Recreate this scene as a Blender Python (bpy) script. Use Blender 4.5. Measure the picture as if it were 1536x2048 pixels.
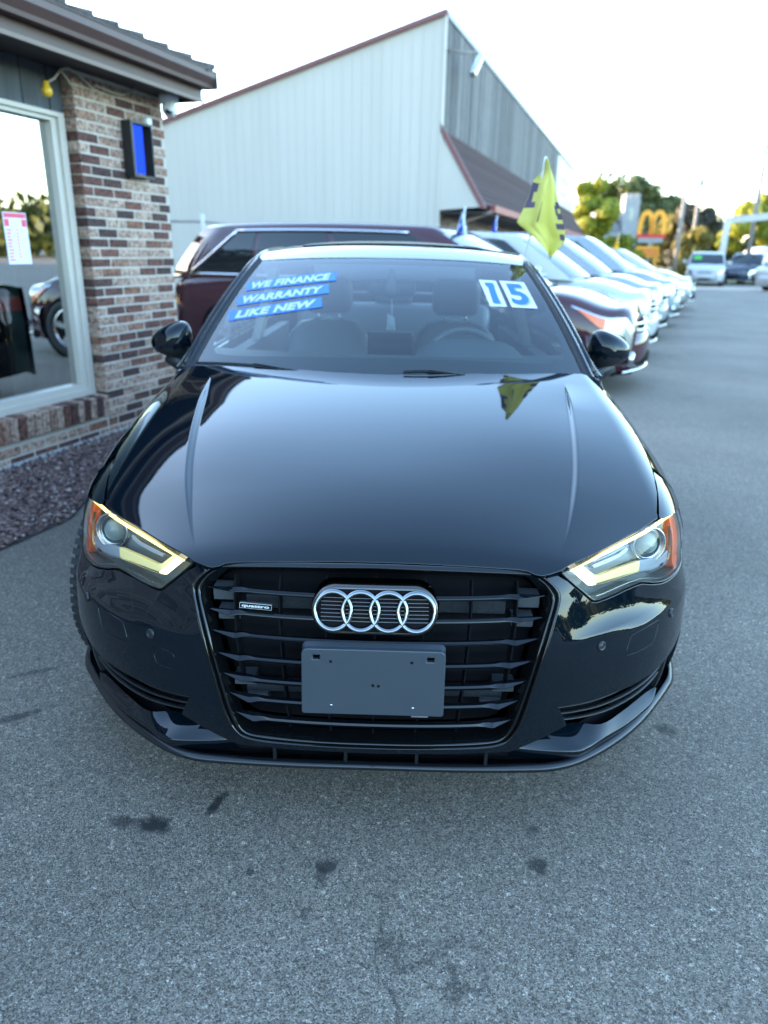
import bpy, bmesh, math, random
import numpy as np
from mathutils import Vector, Matrix
from mathutils.geometry import delaunay_2d_cdt

for o in list(bpy.data.objects):
    bpy.data.objects.remove(o, do_unlink=True)
random.seed(7)
rng = np.random.default_rng(7)
SC = bpy.context.scene
COL = SC.collection
R = math.radians

# ------------------------------------------------------------------ camera, sky, sun, exposure
cam_d = bpy.data.cameras.new('camera')
cam = bpy.data.objects.new('camera', cam_d)
COL.objects.link(cam)
CAM_YAW, CAM_PITCH, CAM_ROLL = R(-0.856), R(19.886), R(1.144)
_f = Vector((math.sin(CAM_YAW) * math.cos(CAM_PITCH), math.cos(CAM_YAW) * math.cos(CAM_PITCH), -math.sin(CAM_PITCH)))
_r = Vector((math.cos(CAM_YAW), -math.sin(CAM_YAW), 0))
_u = _r.cross(_f)
_r2 = _r * math.cos(CAM_ROLL) + _u * math.sin(CAM_ROLL)
_u2 = _u * math.cos(CAM_ROLL) - _r * math.sin(CAM_ROLL)
_m = Matrix((_r2, _u2, -_f)).transposed().to_4x4()
_m.translation = (0.0367, -1.3827, 1.3586)
cam.matrix_world = _m
cam_d.sensor_fit = 'VERTICAL'
cam_d.sensor_height = 36.0
cam_d.lens = 1442.9 / 2048 * 36.0
cam_d.clip_start = 0.05
cam_d.clip_end = 2000
cam_d.dof.use_dof = True
cam_d.dof.focus_distance = 1.62
cam_d.dof.aperture_fstop = 2.5
SC.camera = cam

SUN_AZ, SUN_EL = R(-60), R(8.5)          # azimuth from +y towards +x
world = bpy.data.worlds.new('World')
SC.world = world
world.use_nodes = True
wn = world.node_tree
wn.nodes.clear()
sky = wn.nodes.new('ShaderNodeTexSky')
sky.sky_type = 'NISHITA'
sky.sun_disc = False
sky.sun_elevation = SUN_EL
sky.sun_rotation = SUN_AZ
sky.altitude = 100
sky.air_density = 1.0
sky.dust_density = 0.8
sky.ozone_density = 2.0
bg = wn.nodes.new('ShaderNodeBackground')
bg.inputs['Strength'].default_value = 0.15
wo = wn.nodes.new('ShaderNodeOutputWorld')
wn.links.new(sky.outputs[0], bg.inputs['Color'])
wn.links.new(bg.outputs[0], wo.inputs['Surface'])

sun_d = bpy.data.lights.new('sun', 'SUN')
sun_d.energy = 2.0
sun_d.angle = R(0.53)
sun_d.color = (1.0, 0.80, 0.55)
sun = bpy.data.objects.new('sun', sun_d)
COL.objects.link(sun)
_sd = Vector((math.sin(SUN_AZ) * math.cos(SUN_EL), math.cos(SUN_AZ) * math.cos(SUN_EL), math.sin(SUN_EL)))
sun.rotation_euler = _sd.to_track_quat('Z', 'Y').to_euler()
sun.location = (-30, 20, 30)

vs = SC.view_settings
vs.view_transform = 'Standard'
vs.look = 'None'
vs.exposure = 3.9
vs.gamma = 1.0
vs.use_curve_mapping = False
SC.render.engine = 'CYCLES'
SC.cycles.max_bounces = 8
SC.cycles.transparent_max_bounces = 16
SC.cycles.glossy_bounces = 4
SC.cycles.sample_clamp_indirect = 6.0
SC.cycles.use_denoising = True

# ------------------------------------------------------------------ materials
def N(t, typ, **kw):
    n = t.nodes.new(typ)
    for k, v in kw.items():
        if k in n.inputs.keys():
            n.inputs[k].default_value = v
        else:
            setattr(n, k, v)
    return n

def new_mat(name):
    m = bpy.data.materials.new(name)
    m.use_nodes = True
    t = m.node_tree
    t.nodes.clear()
    out = t.nodes.new('ShaderNodeOutputMaterial')
    return m, t, out

def col4(c):
    return (c[0], c[1], c[2], 1.0)

def pbr(name, c, rough=0.5, metal=0.0, coat=0.0, noise=0.0, nscale=8.0, bump=0.0, bscale=80.0, spec=None, emit=None, estr=0.0, rvar=0.0):
    m, t, out = new_mat(name)
    b = N(t, 'ShaderNodeBsdfPrincipled')
    b.inputs['Base Color'].default_value = col4(c)
    b.inputs['Roughness'].default_value = rough
    b.inputs['Metallic'].default_value = metal
    b.inputs['Coat Weight'].default_value = coat
    b.inputs['Coat Roughness'].default_value = 0.02
    b.inputs['Specular IOR Level'].default_value = (0.0 if coat else 0.5) if spec is None else spec
    tc = N(t, 'ShaderNodeTexCoord')
    if noise or rvar:
        nz = N(t, 'ShaderNodeTexNoise', Scale=nscale, Detail=6.0)
        t.links.new(tc.outputs['Object'], nz.inputs['Vector'])
    if noise:
        mx = N(t, 'ShaderNodeMix', data_type='RGBA')
        mx.inputs['A'].default_value = col4([max(0, x * (1 - noise)) for x in c])
        mx.inputs['B'].default_value = col4([min(1, x * (1 + noise)) for x in c])
        t.links.new(nz.outputs['Fac'], mx.inputs['Factor'])
        t.links.new(mx.outputs['Result'], b.inputs['Base Color'])
    if rvar:
        mr = N(t, 'ShaderNodeMapRange')
        mr.inputs['To Min'].default_value = max(0, rough - rvar)
        mr.inputs['To Max'].default_value = min(1, rough + rvar)
        t.links.new(nz.outputs['Fac'], mr.inputs['Value'])
        t.links.new(mr.outputs[0], b.inputs['Roughness'])
    if bump:
        bz = N(t, 'ShaderNodeTexNoise', Scale=bscale, Detail=4.0)
        t.links.new(tc.outputs['Object'], bz.inputs['Vector'])
        bp = N(t, 'ShaderNodeBump', Strength=bump, Distance=0.01)
        t.links.new(bz.outputs['Fac'], bp.inputs['Height'])
        t.links.new(bp.outputs['Normal'], b.inputs['Normal'])
    if emit is not None:
        b.inputs['Emission Color'].default_value = col4(emit)
        b.inputs['Emission Strength'].default_value = estr
    t.links.new(b.outputs[0], out.inputs['Surface'])
    return m

def glass(name, tint=(0.9, 0.95, 0.95), k=1.7, rough=0.0, ior=1.5):
    m, t, out = new_mat(name)
    tr = N(t, 'ShaderNodeBsdfTransparent')
    tr.inputs['Color'].default_value = col4(tint)
    gl = N(t, 'ShaderNodeBsdfGlossy')
    gl.inputs['Roughness'].default_value = rough
    fr = N(t, 'ShaderNodeFresnel', IOR=ior)
    mu = N(t, 'ShaderNodeMath', operation='MULTIPLY', use_clamp=True)
    mu.inputs[1].default_value = k
    mx = N(t, 'ShaderNodeMixShader')
    t.links.new(fr.outputs[0], mu.inputs[0])
    t.links.new(mu.outputs[0], mx.inputs[0])
    t.links.new(tr.outputs[0], mx.inputs[1])
    t.links.new(gl.outputs[0], mx.inputs[2])
    t.links.new(mx.outputs[0], out.inputs['Surface'])
    return m

def emis(name, c, s):
    m, t, out = new_mat(name)
    e = N(t, 'ShaderNodeEmission', Strength=s)
    e.inputs['Color'].default_value = col4(c)
    t.links.new(e.outputs[0], out.inputs['Surface'])
    return m

def ramp(t, stops, interp='LINEAR'):
    r = N(t, 'ShaderNodeValToRGB')
    r.color_ramp.interpolation = interp
    e = r.color_ramp.elements
    while len(e) < len(stops):
        e.new(0.5)
    for i, (p, c) in enumerate(stops):
        e[i].position = p
        e[i].color = col4(c)
    return r

def asphalt_mat():
    m, t, out = new_mat('asphalt')
    b = N(t, 'ShaderNodeBsdfPrincipled', Roughness=0.8)
    b.inputs['Specular IOR Level'].default_value = 0.4
    tc = N(t, 'ShaderNodeTexCoord')
    v1 = N(t, 'ShaderNodeTexVoronoi', Scale=340.0)
    v2 = N(t, 'ShaderNodeTexVoronoi', Scale=120.0)
    n1 = N(t, 'ShaderNodeTexNoise', Scale=420.0, Detail=4.0)
    n2 = N(t, 'ShaderNodeTexNoise', Scale=0.7, Detail=5.0)
    n3 = N(t, 'ShaderNodeTexNoise', Scale=9.0, Detail=4.0)
    for n in (v1, v2, n1, n2, n3):
        t.links.new(tc.outputs['Object'], n.inputs['Vector'])
    # stone colour per cell
    sep = N(t, 'ShaderNodeSeparateColor')
    t.links.new(v1.outputs['Color'], sep.inputs[0])
    r1 = ramp(t, [(0.0, (0.056, 0.046, 0.037)), (0.40, (0.162, 0.136, 0.108)), (0.8, (0.252, 0.212, 0.168)), (0.95, (0.29, 0.247, 0.20)), (1.0, (0.44, 0.39, 0.33))])
    t.links.new(sep.outputs[0], r1.inputs[0])
    sep2 = N(t, 'ShaderNodeSeparateColor')
    t.links.new(v2.outputs['Color'], sep2.inputs[0])
    r2 = ramp(t, [(0.0, (0.72, 0.72, 0.72)), (0.93, (1.1, 1.1, 1.1)), (0.985, (1.4, 1.4, 1.4)), (1.0, (1.9, 1.9, 1.9))])
    t.links.new(sep2.outputs[0], r2.inputs[0])
    m1 = N(t, 'ShaderNodeMix', data_type='RGBA', blend_type='MULTIPLY')
    m1.inputs['Factor'].default_value = 1.0
    t.links.new(r1.outputs[0], m1.inputs['A'])
    t.links.new(r2.outputs[0], m1.inputs['B'])
    # large scale wear
    r3 = ramp(t, [(0.30, (0.80, 0.80, 0.81)), (0.62, (1.12, 1.12, 1.12))])
    t.links.new(n2.outputs['Fac'], r3.inputs[0])
    m2 = N(t, 'ShaderNodeMix', data_type='RGBA', blend_type='MULTIPLY')
    m2.inputs['Factor'].default_value = 1.0
    t.links.new(m1.outputs['Result'], m2.inputs['A'])
    t.links.new(r3.outputs[0], m2.inputs['B'])
    prev = m2.outputs['Result']
    # oil and tar stains, each an elongated blot with a ragged edge
    for (x, y, rx, ry, ang, s) in STAINS:
        mp = N(t, 'ShaderNodeMapping', vector_type='TEXTURE')
        mp.inputs['Location'].default_value = (x, y, 0)
        mp.inputs['Rotation'].default_value = (0, 0, ang)
        mp.inputs['Scale'].default_value = (rx, ry, 1)
        t.links.new(tc.outputs['Object'], mp.inputs['Vector'])
        ln = N(t, 'ShaderNodeVectorMath', operation='LENGTH')
        t.links.new(mp.outputs[0], ln.inputs[0])
        n9 = N(t, 'ShaderNodeTexNoise', Scale=38.0, Detail=5.0)
        t.links.new(tc.outputs['Object'], n9.inputs['Vector'])
        ad = N(t, 'ShaderNodeMath', operation='MULTIPLY_ADD')
        ad.inputs[1].default_value = 1.5
        t.links.new(n9.outputs['Fac'], ad.inputs[0])
        t.links.new(ln.outputs['Value'], ad.inputs[2])
        mr = N(t, 'ShaderNodeMapRange')
        mr.inputs['From Min'].default_value = 1.35
        mr.inputs['From Max'].default_value = 1.95
        mr.inputs['To Min'].default_value = min(1, s * 1.15)
        mr.inputs['To Max'].default_value = 0.0
        t.links.new(ad.outputs[0], mr.inputs['Value'])
        mm = N(t, 'ShaderNodeMix', data_type='RGBA')
        mm.inputs['B'].default_value = (0.012, 0.013, 0.013, 1)
        t.links.new(mr.outputs[0], mm.inputs['Factor'])
        t.links.new(prev, mm.inputs['A'])
        prev = mm.outputs['Result']
    # hairline cracks, broken up so that only stretches of them show
    nd = N(t, 'ShaderNodeTexNoise', Scale=1.6, Detail=5.0)
    t.links.new(tc.outputs['Object'], nd.inputs['Vector'])
    vs_ = N(t, 'ShaderNodeVectorMath', operation='SCALE')
    vs_.inputs['Scale'].default_value = 0.9
    t.links.new(nd.outputs['Color'], vs_.inputs[0])
    va = N(t, 'ShaderNodeVectorMath', operation='ADD')
    t.links.new(tc.outputs['Object'], va.inputs[0])
    t.links.new(vs_.outputs[0], va.inputs[1])
    v3 = N(t, 'ShaderNodeTexVoronoi', feature='DISTANCE_TO_EDGE', Scale=0.42)
    t.links.new(va.outputs[0], v3.inputs['Vector'])
    c1 = N(t, 'ShaderNodeMapRange')
    c1.inputs['From Min'].default_value = 0.0008
    c1.inputs['From Max'].default_value = 0.0045
    c1.inputs['To Min'].default_value = 1.0
    c1.inputs['To Max'].default_value = 0.0
    t.links.new(v3.outputs['Distance'], c1.inputs['Value'])
    n8 = N(t, 'ShaderNodeTexNoise', Scale=0.8, Detail=3.0)
    t.links.new(tc.outputs['Object'], n8.inputs['Vector'])
    c2 = N(t, 'ShaderNodeMapRange')
    c2.inputs['From Min'].default_value = 0.55
    c2.inputs['From Max'].default_value = 0.66
    c2.inputs['To Max'].default_value = 0.5
    t.links.new(n8.outputs['Fac'], c2.inputs['Value'])
    cm_ = N(t, 'ShaderNodeMath', operation='MULTIPLY')
    t.links.new(c1.outputs[0], cm_.inputs[0])
    t.links.new(c2.outputs[0], cm_.inputs[1])
    mm = N(t, 'ShaderNodeMix', data_type='RGBA')
    mm.inputs['B'].default_value = (0.015, 0.015, 0.015, 1)
    t.links.new(cm_.outputs[0], mm.inputs['Factor'])
    t.links.new(prev, mm.inputs['A'])
    prev = mm.outputs['Result']
    t.links.new(prev, b.inputs['Base Color'])
    # relief
    ad = N(t, 'ShaderNodeMath', operation='ADD')
    t.links.new(v1.outputs['Distance'], ad.inputs[0])
    t.links.new(n1.outputs['Fac'], ad.inputs[1])
    bp = N(t, 'ShaderNodeBump', Strength=0.95, Distance=0.004)
    bp.invert = True
    t.links.new(ad.outputs[0], bp.inputs['Height'])
    t.links.new(bp.outputs['Normal'], b.inputs['Normal'])
    t.links.new(b.outputs[0], out.inputs['Surface'])
    return m

STAINS = [(-0.545, 0.034, 0.045, 0.028, -0.1, 0.85), (-0.625, 0.040, 0.035, 0.022, 0.0, 0.6), (-0.406, 0.118, 0.014, 0.04, -0.3, 0.8), (-0.412, 0.09, 0.02, 0.018, 0, 0.6),
          (-0.098, -0.075, 0.026, 0.022, 0.2, 0.7), (-0.111, -0.105, 0.014, 0.028, 0.2, 0.55), (0.398, -0.058, 0.022, 0.026, 0.2, 0.7), (-0.276, -0.103, 0.012, 0.012, 0, 0.6),
          (0.404, 0.056, 0.02, 0.012, 0.3, 0.5), (-0.135, -0.211, 0.013, 0.016, 0, 0.5), (-1.10, 0.45, 0.09, 0.02, 0.6, 0.55), (0.88, 0.48, 0.03, 0.03, 0.4, 0.6), (-1.16, 0.70, 0.08, 0.015, 0.5, 0.45)]

def brick_mat():
    m, t, out = new_mat('brick')
    b = N(t, 'ShaderNodeBsdfPrincipled', Roughness=0.85)
    oi = N(t, 'ShaderNodeObjectInfo')
    tc = N(t, 'ShaderNodeTexCoord')
    r = ramp(t, [(0.0, (0.042, 0.020, 0.018)), (0.20, (0.078, 0.030, 0.022)), (0.36, (0.118, 0.046, 0.032)), (0.44, (0.18, 0.082, 0.050)), (0.52, (0.26, 0.165, 0.122)), (0.76, (0.335, 0.238, 0.182)), (1.0, (0.27, 0.172, 0.130))])
    t.links.new(oi.outputs['Random'], r.inputs[0])
    ad = N(t, 'ShaderNodeVectorMath', operation='ADD')
    vm = N(t, 'ShaderNodeCombineXYZ')
    ml = N(t, 'ShaderNodeMath', operation='MULTIPLY')
    ml.inputs[1].default_value = 50.0
    t.links.new(oi.outputs['Random'], ml.inputs[0])
    t.links.new(ml.outputs[0], vm.inputs[0])
    t.links.new(tc.outputs['Object'], ad.inputs[0])
    t.links.new(vm.outputs[0], ad.inputs[1])
    nz = N(t, 'ShaderNodeTexNoise', Scale=38.0, Detail=5.0)
    t.links.new(ad.outputs[0], nz.inputs['Vector'])
    r2 = ramp(t, [(0.36, (0.40, 0.34, 0.32)), (0.50, (0.95, 0.94, 0.93)), (0.62, (1.45, 1.42, 1.38))])
    t.links.new(nz.outputs['Fac'], r2.inputs[0])
    mx = N(t, 'ShaderNodeMix', data_type='RGBA', blend_type='MULTIPLY')
    mx.inputs['Factor'].default_value = 1.0
    t.links.new(r.outputs[0], mx.inputs['A'])
    t.links.new(r2.outputs[0], mx.inputs['B'])
    t.links.new(mx.outputs['Result'], b.inputs['Base Color'])
    bp = N(t, 'ShaderNodeBump', Strength=0.5, Distance=0.004)
    t.links.new(nz.outputs['Fac'], bp.inputs['Height'])
    t.links.new(bp.outputs['Normal'], b.inputs['Normal'])
    t.links.new(b.outputs[0], out.inputs['Surface'])
    return m

def brick_tex_mat():
    m, t, out = new_mat('brick_far')
    b = N(t, 'ShaderNodeBsdfPrincipled', Roughness=0.85)
    tc = N(t, 'ShaderNodeTexCoord')
    mp = N(t, 'ShaderNodeMapping')
    mp.inputs['Rotation'].default_value = (R(90), 0, 0)
    bt = N(t, 'ShaderNodeTexBrick', Scale=1.0)
    bt.inputs['Color1'].default_value = (0.10, 0.055, 0.05, 1)
    bt.inputs['Color2'].default_value = (0.32, 0.25, 0.21, 1)
    bt.inputs['Mortar'].default_value = (0.30, 0.28, 0.26, 1)
    bt.inputs['Mortar Size'].default_value = 0.005
    bt.inputs['Brick Width'].default_value = 0.213
    bt.inputs['Row Height'].default_value = 0.067
    t.links.new(tc.outputs['Object'], mp.inputs[0])
    t.links.new(mp.outputs[0], bt.inputs['Vector'])
    t.links.new(bt.outputs['Color'], b.inputs['Base Color'])
    t.links.new(b.outputs[0], out.inputs['Surface'])
    return m

def random_tint(name, stops, rough=0.7, nscale=12.0, namp=0.3, stretch=(1, 1, 1), bump=0.0):
    """colour picked per object, broken up with stretched noise (boards, panels, shingles, leaves)"""
    m, t, out = new_mat(name)
    b = N(t, 'ShaderNodeBsdfPrincipled', Roughness=rough)
    oi = N(t, 'ShaderNodeObjectInfo')
    tc = N(t, 'ShaderNodeTexCoord')
    r = ramp(t, stops)
    t.links.new(oi.outputs['Random'], r.inputs[0])
    mp = N(t, 'ShaderNodeMapping')
    mp.inputs['Scale'].default_value = stretch
    t.links.new(tc.outputs['Object'], mp.inputs[0])
    nz = N(t, 'ShaderNodeTexNoise', Scale=nscale, Detail=5.0)
    t.links.new(mp.outputs[0], nz.inputs['Vector'])
    r2 = ramp(t, [(0.3, (1 - namp,) * 3), (0.7, (1 + namp,) * 3)])
    t.links.new(nz.outputs['Fac'], r2.inputs[0])
    mx = N(t, 'ShaderNodeMix', data_type='RGBA', blend_type='MULTIPLY')
    mx.inputs['Factor'].default_value = 1.0
    t.links.new(r.outputs[0], mx.inputs['A'])
    t.links.new(r2.outputs[0], mx.inputs['B'])
    t.links.new(mx.outputs['Result'], b.inputs['Base Color'])
    if bump:
        bp = N(t, 'ShaderNodeBump', Strength=bump, Distance=0.01)
        t.links.new(nz.outputs['Fac'], bp.inputs['Height'])
        t.links.new(bp.outputs['Normal'], b.inputs['Normal'])
    t.links.new(b.outputs[0], out.inputs['Surface'])
    return m

def leaf_mat(name, c1, c2):
    m, t, out = new_mat(name)
    b = N(t, 'ShaderNodeBsdfPrincipled', Roughness=0.6)
    tc = N(t, 'ShaderNodeTexCoord')
    nz = N(t, 'ShaderNodeTexNoise', Scale=0.55, Detail=3.0)
    t.links.new(tc.outputs['Object'], nz.inputs['Vector'])
    r = ramp(t, [(0.35, c1), (0.65, c2)])
    t.links.new(nz.outputs['Fac'], r.inputs[0])
    t.links.new(r.outputs[0], b.inputs['Base Color'])
    tl = N(t, 'ShaderNodeBsdfTranslucent')
    t.links.new(r.outputs[0], tl.inputs['Color'])
    mx = N(t, 'ShaderNodeMixShader')
    mx.inputs[0].default_value = 0.35
    t.links.new(b.outputs[0], mx.inputs[1])
    t.links.new(tl.outputs[0], mx.inputs[2])
    t.links.new(mx.outputs[0], out.inputs['Surface'])
    return m

M = {}
def paint(name, c, metal=0.0, rough=0.35):
    M[name] = pbr(name, c, rough=rough, metal=metal, coat=1.0)
M['asphalt'] = asphalt_mat()
M['brick'] = brick_mat()
M['brick_far'] = brick_tex_mat()
M['mortar'] = pbr('mortar', (0.46, 0.40, 0.335), 0.95, noise=0.25, nscale=30, bump=0.3)
M['concrete'] = pbr('concrete', (0.34, 0.34, 0.33), 0.9, noise=0.25, nscale=6, bump=0.2)
M['vinyl'] = pbr('white_vinyl', (0.45, 0.40, 0.34), 0.4, noise=0.05)
M['board'] = random_tint('dark_slate_board', [(0, (0.035, 0.042, 0.05)), (1, (0.05, 0.058, 0.066))], 0.6, stretch=(1, 1, .1))
M['gutter'] = pbr('brown_metal', (0.075, 0.040, 0.034), 0.45, noise=0.12, nscale=4)
M['soffit'] = pbr('dark_soffit', (0.045, 0.034, 0.034), 0.7, noise=0.2)
M['trimtan'] = pbr('tan_trim', (0.19, 0.14, 0.11), 0.6, noise=0.1)
M['shingle'] = random_tint('shingle', [(0, (0.05, 0.04, 0.035)), (1, (0.11, 0.09, 0.075))], 0.95, nscale=40, namp=0.4, bump=0.4)
M['shingle_dark'] = random_tint('dark_brown_shingle', [(0, (0.046, 0.022, 0.019)), (1, (0.072, 0.036, 0.031))], 0.95, nscale=20, namp=0.35, bump=0.3)
M['siding'] = random_tint('white_siding', [(0, (0.445, 0.40, 0.345)), (1, (0.455, 0.41, 0.355))], 0.5, nscale=2.2, namp=0.035, stretch=(1, 1, .12))
M['greywood'] = random_tint('weathered_wood', [(0, (0.085, 0.082, 0.08)), (0.5, (0.125, 0.12, 0.115)), (1, (0.17, 0.163, 0.155))], 0.9, nscale=9, namp=0.35, stretch=(6, 6, .4), bump=0.2)
M['redtrim'] = pbr('red_trim', (0.25, 0.045, 0.04), 0.5, noise=0.15)
M['redbrown'] = pbr('red_brown_trim', (0.16, 0.055, 0.05), 0.55, noise=0.15)
M['lava'] = random_tint('lava_rock', [(0, (0.07, 0.035, 0.037)), (1, (0.17, 0.10, 0.10))], 0.95)
M['black_plastic'] = pbr('black_plastic', (0.012, 0.013, 0.015), 0.45, bump=0.05, bscale=600)
M['matt_black'] = pbr('matt_black', (0.005, 0.005, 0.006), 0.8, spec=0.08)
M['rubber'] = pbr('rubber', (0.014, 0.014, 0.015), 0.7, noise=0.3, nscale=20)
M['lip_black'] = pbr('lip_black', (0.006, 0.007, 0.009), 0.22)
M['slat_black'] = pbr('slat_black', (0.003, 0.004, 0.006), 0.2, coat=0.6)
M['gloss_black'] = pbr('gloss_black', (0.003, 0.0035, 0.004), 0.08, coat=1.0)
def black_paint():
    m, t, out = new_mat('paint_black')
    b = N(t, 'ShaderNodeBsdfPrincipled', Roughness=0.3)
    b.inputs['Specular IOR Level'].default_value = 0.0
    b.inputs['Coat Weight'].default_value = 1.0
    b.inputs['Coat IOR'].default_value = 1.43
    tc = N(t, 'ShaderNodeTexCoord')
    # settled dust: fine pale specks, denser in patches
    n1 = N(t, 'ShaderNodeTexNoise', Scale=900.0, Detail=2.0)
    n2 = N(t, 'ShaderNodeTexNoise', Scale=7.0, Detail=4.0)
    n3 = N(t, 'ShaderNodeTexNoise', Scale=130.0, Detail=2.0)
    for n in (n1, n2, n3):
        t.links.new(tc.outputs['Object'], n.inputs['Vector'])
    ad = N(t, 'ShaderNodeMath', operation='MULTIPLY_ADD')
    ad.inputs[1].default_value = 0.25
    t.links.new(n2.outputs['Fac'], ad.inputs[0])
    t.links.new(n1.outputs['Fac'], ad.inputs[2])
    r = ramp(t, [(0.0, (0.0012, 0.0040, 0.0070)), (0.80, (0.0014, 0.0042, 0.0073)), (0.90, (0.03, 0.033, 0.035)), (1.0, (0.08, 0.085, 0.09))])
    t.links.new(ad.outputs[0], r.inputs[0])
    t.links.new(r.outputs[0], b.inputs['Base Color'])
    mr = N(t, 'ShaderNodeMapRange')
    mr.inputs['From Min'].default_value = 0.3
    mr.inputs['From Max'].default_value = 0.75
    mr.inputs['To Min'].default_value = 0.004
    mr.inputs['To Max'].default_value = 0.035
    t.links.new(n2.outputs['Fac'], mr.inputs['Value'])
    t.links.new(mr.outputs[0], b.inputs['Coat Roughness'])
    bp = N(t, 'ShaderNodeBump', Strength=0.006, Distance=0.001)
    t.links.new(n3.outputs['Fac'], bp.inputs['Height'])
    t.links.new(bp.outputs['Normal'], b.inputs['Coat Normal'])
    t.links.new(b.outputs[0], out.inputs['Surface'])
    return m
M['paint_black'] = black_paint()
M['chrome'] = pbr('chrome', (0.62, 0.63, 0.64), 0.07, metal=1.0)
M['ring_chrome'] = pbr('ring_chrome', (0.235, 0.245, 0.25), 0.05, metal=1.0)
M['satin_metal'] = pbr('satin_metal', (0.55, 0.56, 0.58), 0.25, metal=1.0)
M['dark_chrome'] = pbr('dark_chrome', (0.10, 0.09, 0.085), 0.15, metal=1.0)
M['plate'] = pbr('plate_bracket_plastic', (0.036, 0.043, 0.051), 0.33, rvar=0.08, nscale=14, spec=0.5)
M['windscreen'] = glass('windscreen_glass', (0.88, 1.0, 0.97), 1.65)
M['sideglass'] = glass('tinted_side_glass', (0.80, 0.86, 0.84), 1.2)
M['winglass'] = glass('shop_window_glass', (0.42, 0.50, 0.49), 0.6)
M['lens'] = glass('headlamp_lens', (0.98, 0.99, 0.99), 0.65)
M['darkglass'] = pbr('dark_car_glass', (0.008, 0.011, 0.012), 0.02, coat=1.0)
M['drl'] = emis('daylight_lamp_warm', (1.0, 0.84, 0.30), 0.20)
M['drl_white'] = emis('daylight_lamp_white', (1.0, 0.95, 0.70), 0.22)
M['drl_band'] = pbr('lamp_band', (0.75, 0.66, 0.30), 0.35, emit=(1.0, 0.78, 0.20), estr=0.014)
M['reflector'] = pbr('lamp_reflector', (0.42, 0.45, 0.47), 0.2, metal=0.9)
M['lamp_grey'] = pbr('lamp_grey', (0.40, 0.43, 0.45), 0.3, metal=0.3)
M['lamp_dark'] = pbr('lamp_dark', (0.20, 0.235, 0.23), 0.28, metal=0.3)
M['amber'] = pbr('amber_lens', (0.80, 0.16, 0.05), 0.15, coat=1.0)
M['projector'] = pbr('projector_glass', (0.20, 0.25, 0.24), 0.03, coat=1.0)
M['blue_neon'] = emis('blue_tube', (0.02, 0.085, 1.0), 0.105)
M['yellow_bulb'] = pbr('amber_bulb', (0.62, 0.36, 0.02), 0.3)
M['cable'] = pbr('tan_cable', (0.36, 0.31, 0.25), 0.6)
M['white_plastic'] = pbr('white_plastic', (0.66, 0.67, 0.67), 0.35)
M['blue_vinyl'] = pbr('blue_sticker', (0.008, 0.125, 0.56), 0.4)
M['pale_vinyl'] = pbr('pale_lettering', (0.36, 0.43, 0.56), 0.4)
M['white_card'] = pbr('white_card', (0.50, 0.50, 0.54), 0.4)
M['blue_digit'] = pbr('blue_digit', (0.004, 0.10, 0.46), 0.4)
M['blue_shadow'] = pbr('pale_blue_digit_edge', (0.20, 0.30, 0.55), 0.4)
M['leather'] = pbr('black_leather', (0.085, 0.095, 0.095), 0.4, bump=0.15, bscale=120)
M['dash'] = pbr('dashboard_plastic', (0.06, 0.068, 0.07), 0.6, bump=0.2, bscale=300)
M['headliner'] = pbr('headliner', (0.50, 0.52, 0.50), 0.9)
M['cloth_yellow'] = leaf_mat('yellow_flag_cloth', (0.62, 0.57, 0.12), (0.68, 0.62, 0.15))
M['cloth_print'] = pbr('purple_flag_print', (0.07, 0.045, 0.075), 0.7)
M['paper'] = pbr('notice_paper', (0.62, 0.66, 0.74), 0.5)
M['paper_red'] = pbr('notice_red_print', (0.62, 0.07, 0.13), 0.5)
M['bark'] = pbr('bark', (0.07, 0.055, 0.045), 0.9, noise=0.4, nscale=6)
M['pole_metal'] = pbr('weathered_pole', (0.20, 0.18, 0.165), 0.7, noise=0.2, nscale=3)
M['white_steel'] = pbr('white_steel', (0.46, 0.44, 0.40), 0.5, noise=0.08)
M['grass'] = pbr('verge_grass', (0.05, 0.085, 0.02), 0.9, noise=0.4, nscale=3)
M['sign_yellow'] = pbr('sign_yellow', (0.80, 0.33, 0.02), 0.4)
M['sign_red'] = pbr('sign_red', (0.60, 0.02, 0.03), 0.4)
M['sign_grey'] = pbr('sign_grey', (0.28, 0.29, 0.30), 0.5)
M['stone'] = pbr('grey_stone', (0.24, 0.25, 0.26), 0.9, noise=0.25, nscale=1.0)
M['slate'] = pbr('slate_roof', (0.14, 0.15, 0.17), 0.8, noise=0.2, nscale=1.0)
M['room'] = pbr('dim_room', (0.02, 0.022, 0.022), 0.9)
M['wood_strip'] = pbr('wood_strip', (0.30, 0.18, 0.07), 0.6, noise=0.2)
M['hill'] = pbr('hill_grass', (0.05, 0.07, 0.03), 0.95, noise=0.3, nscale=.05)

# ------------------------------------------------------------------ mesh helpers
WL = {}
def tag(o, label=None, cat=None, group=None, kind=None):
    for k, v in (('label', label), ('category', cat), ('group', group), ('kind', kind)):
        if v:
            o[k] = v
    return o

def thing(name, loc, label, cat, group=None, rotz=0.0):
    o = bpy.data.objects.new(name, None)
    COL.objects.link(o)
    o.location = loc
    o.rotation_euler = (0, 0, rotz)
    o.empty_display_size = 0.2
    WL[o.name] = Vector(loc)
    return tag(o, label, cat, group)

def link(name, me, parent=None, local=False):
    o = bpy.data.objects.new(name, me)
    COL.objects.link(o)
    if parent is not None:
        o.parent = parent
        WL[o.name] = WL[parent.name].copy()
    else:
        WL[o.name] = Vector((0, 0, 0))
    return o

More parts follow.
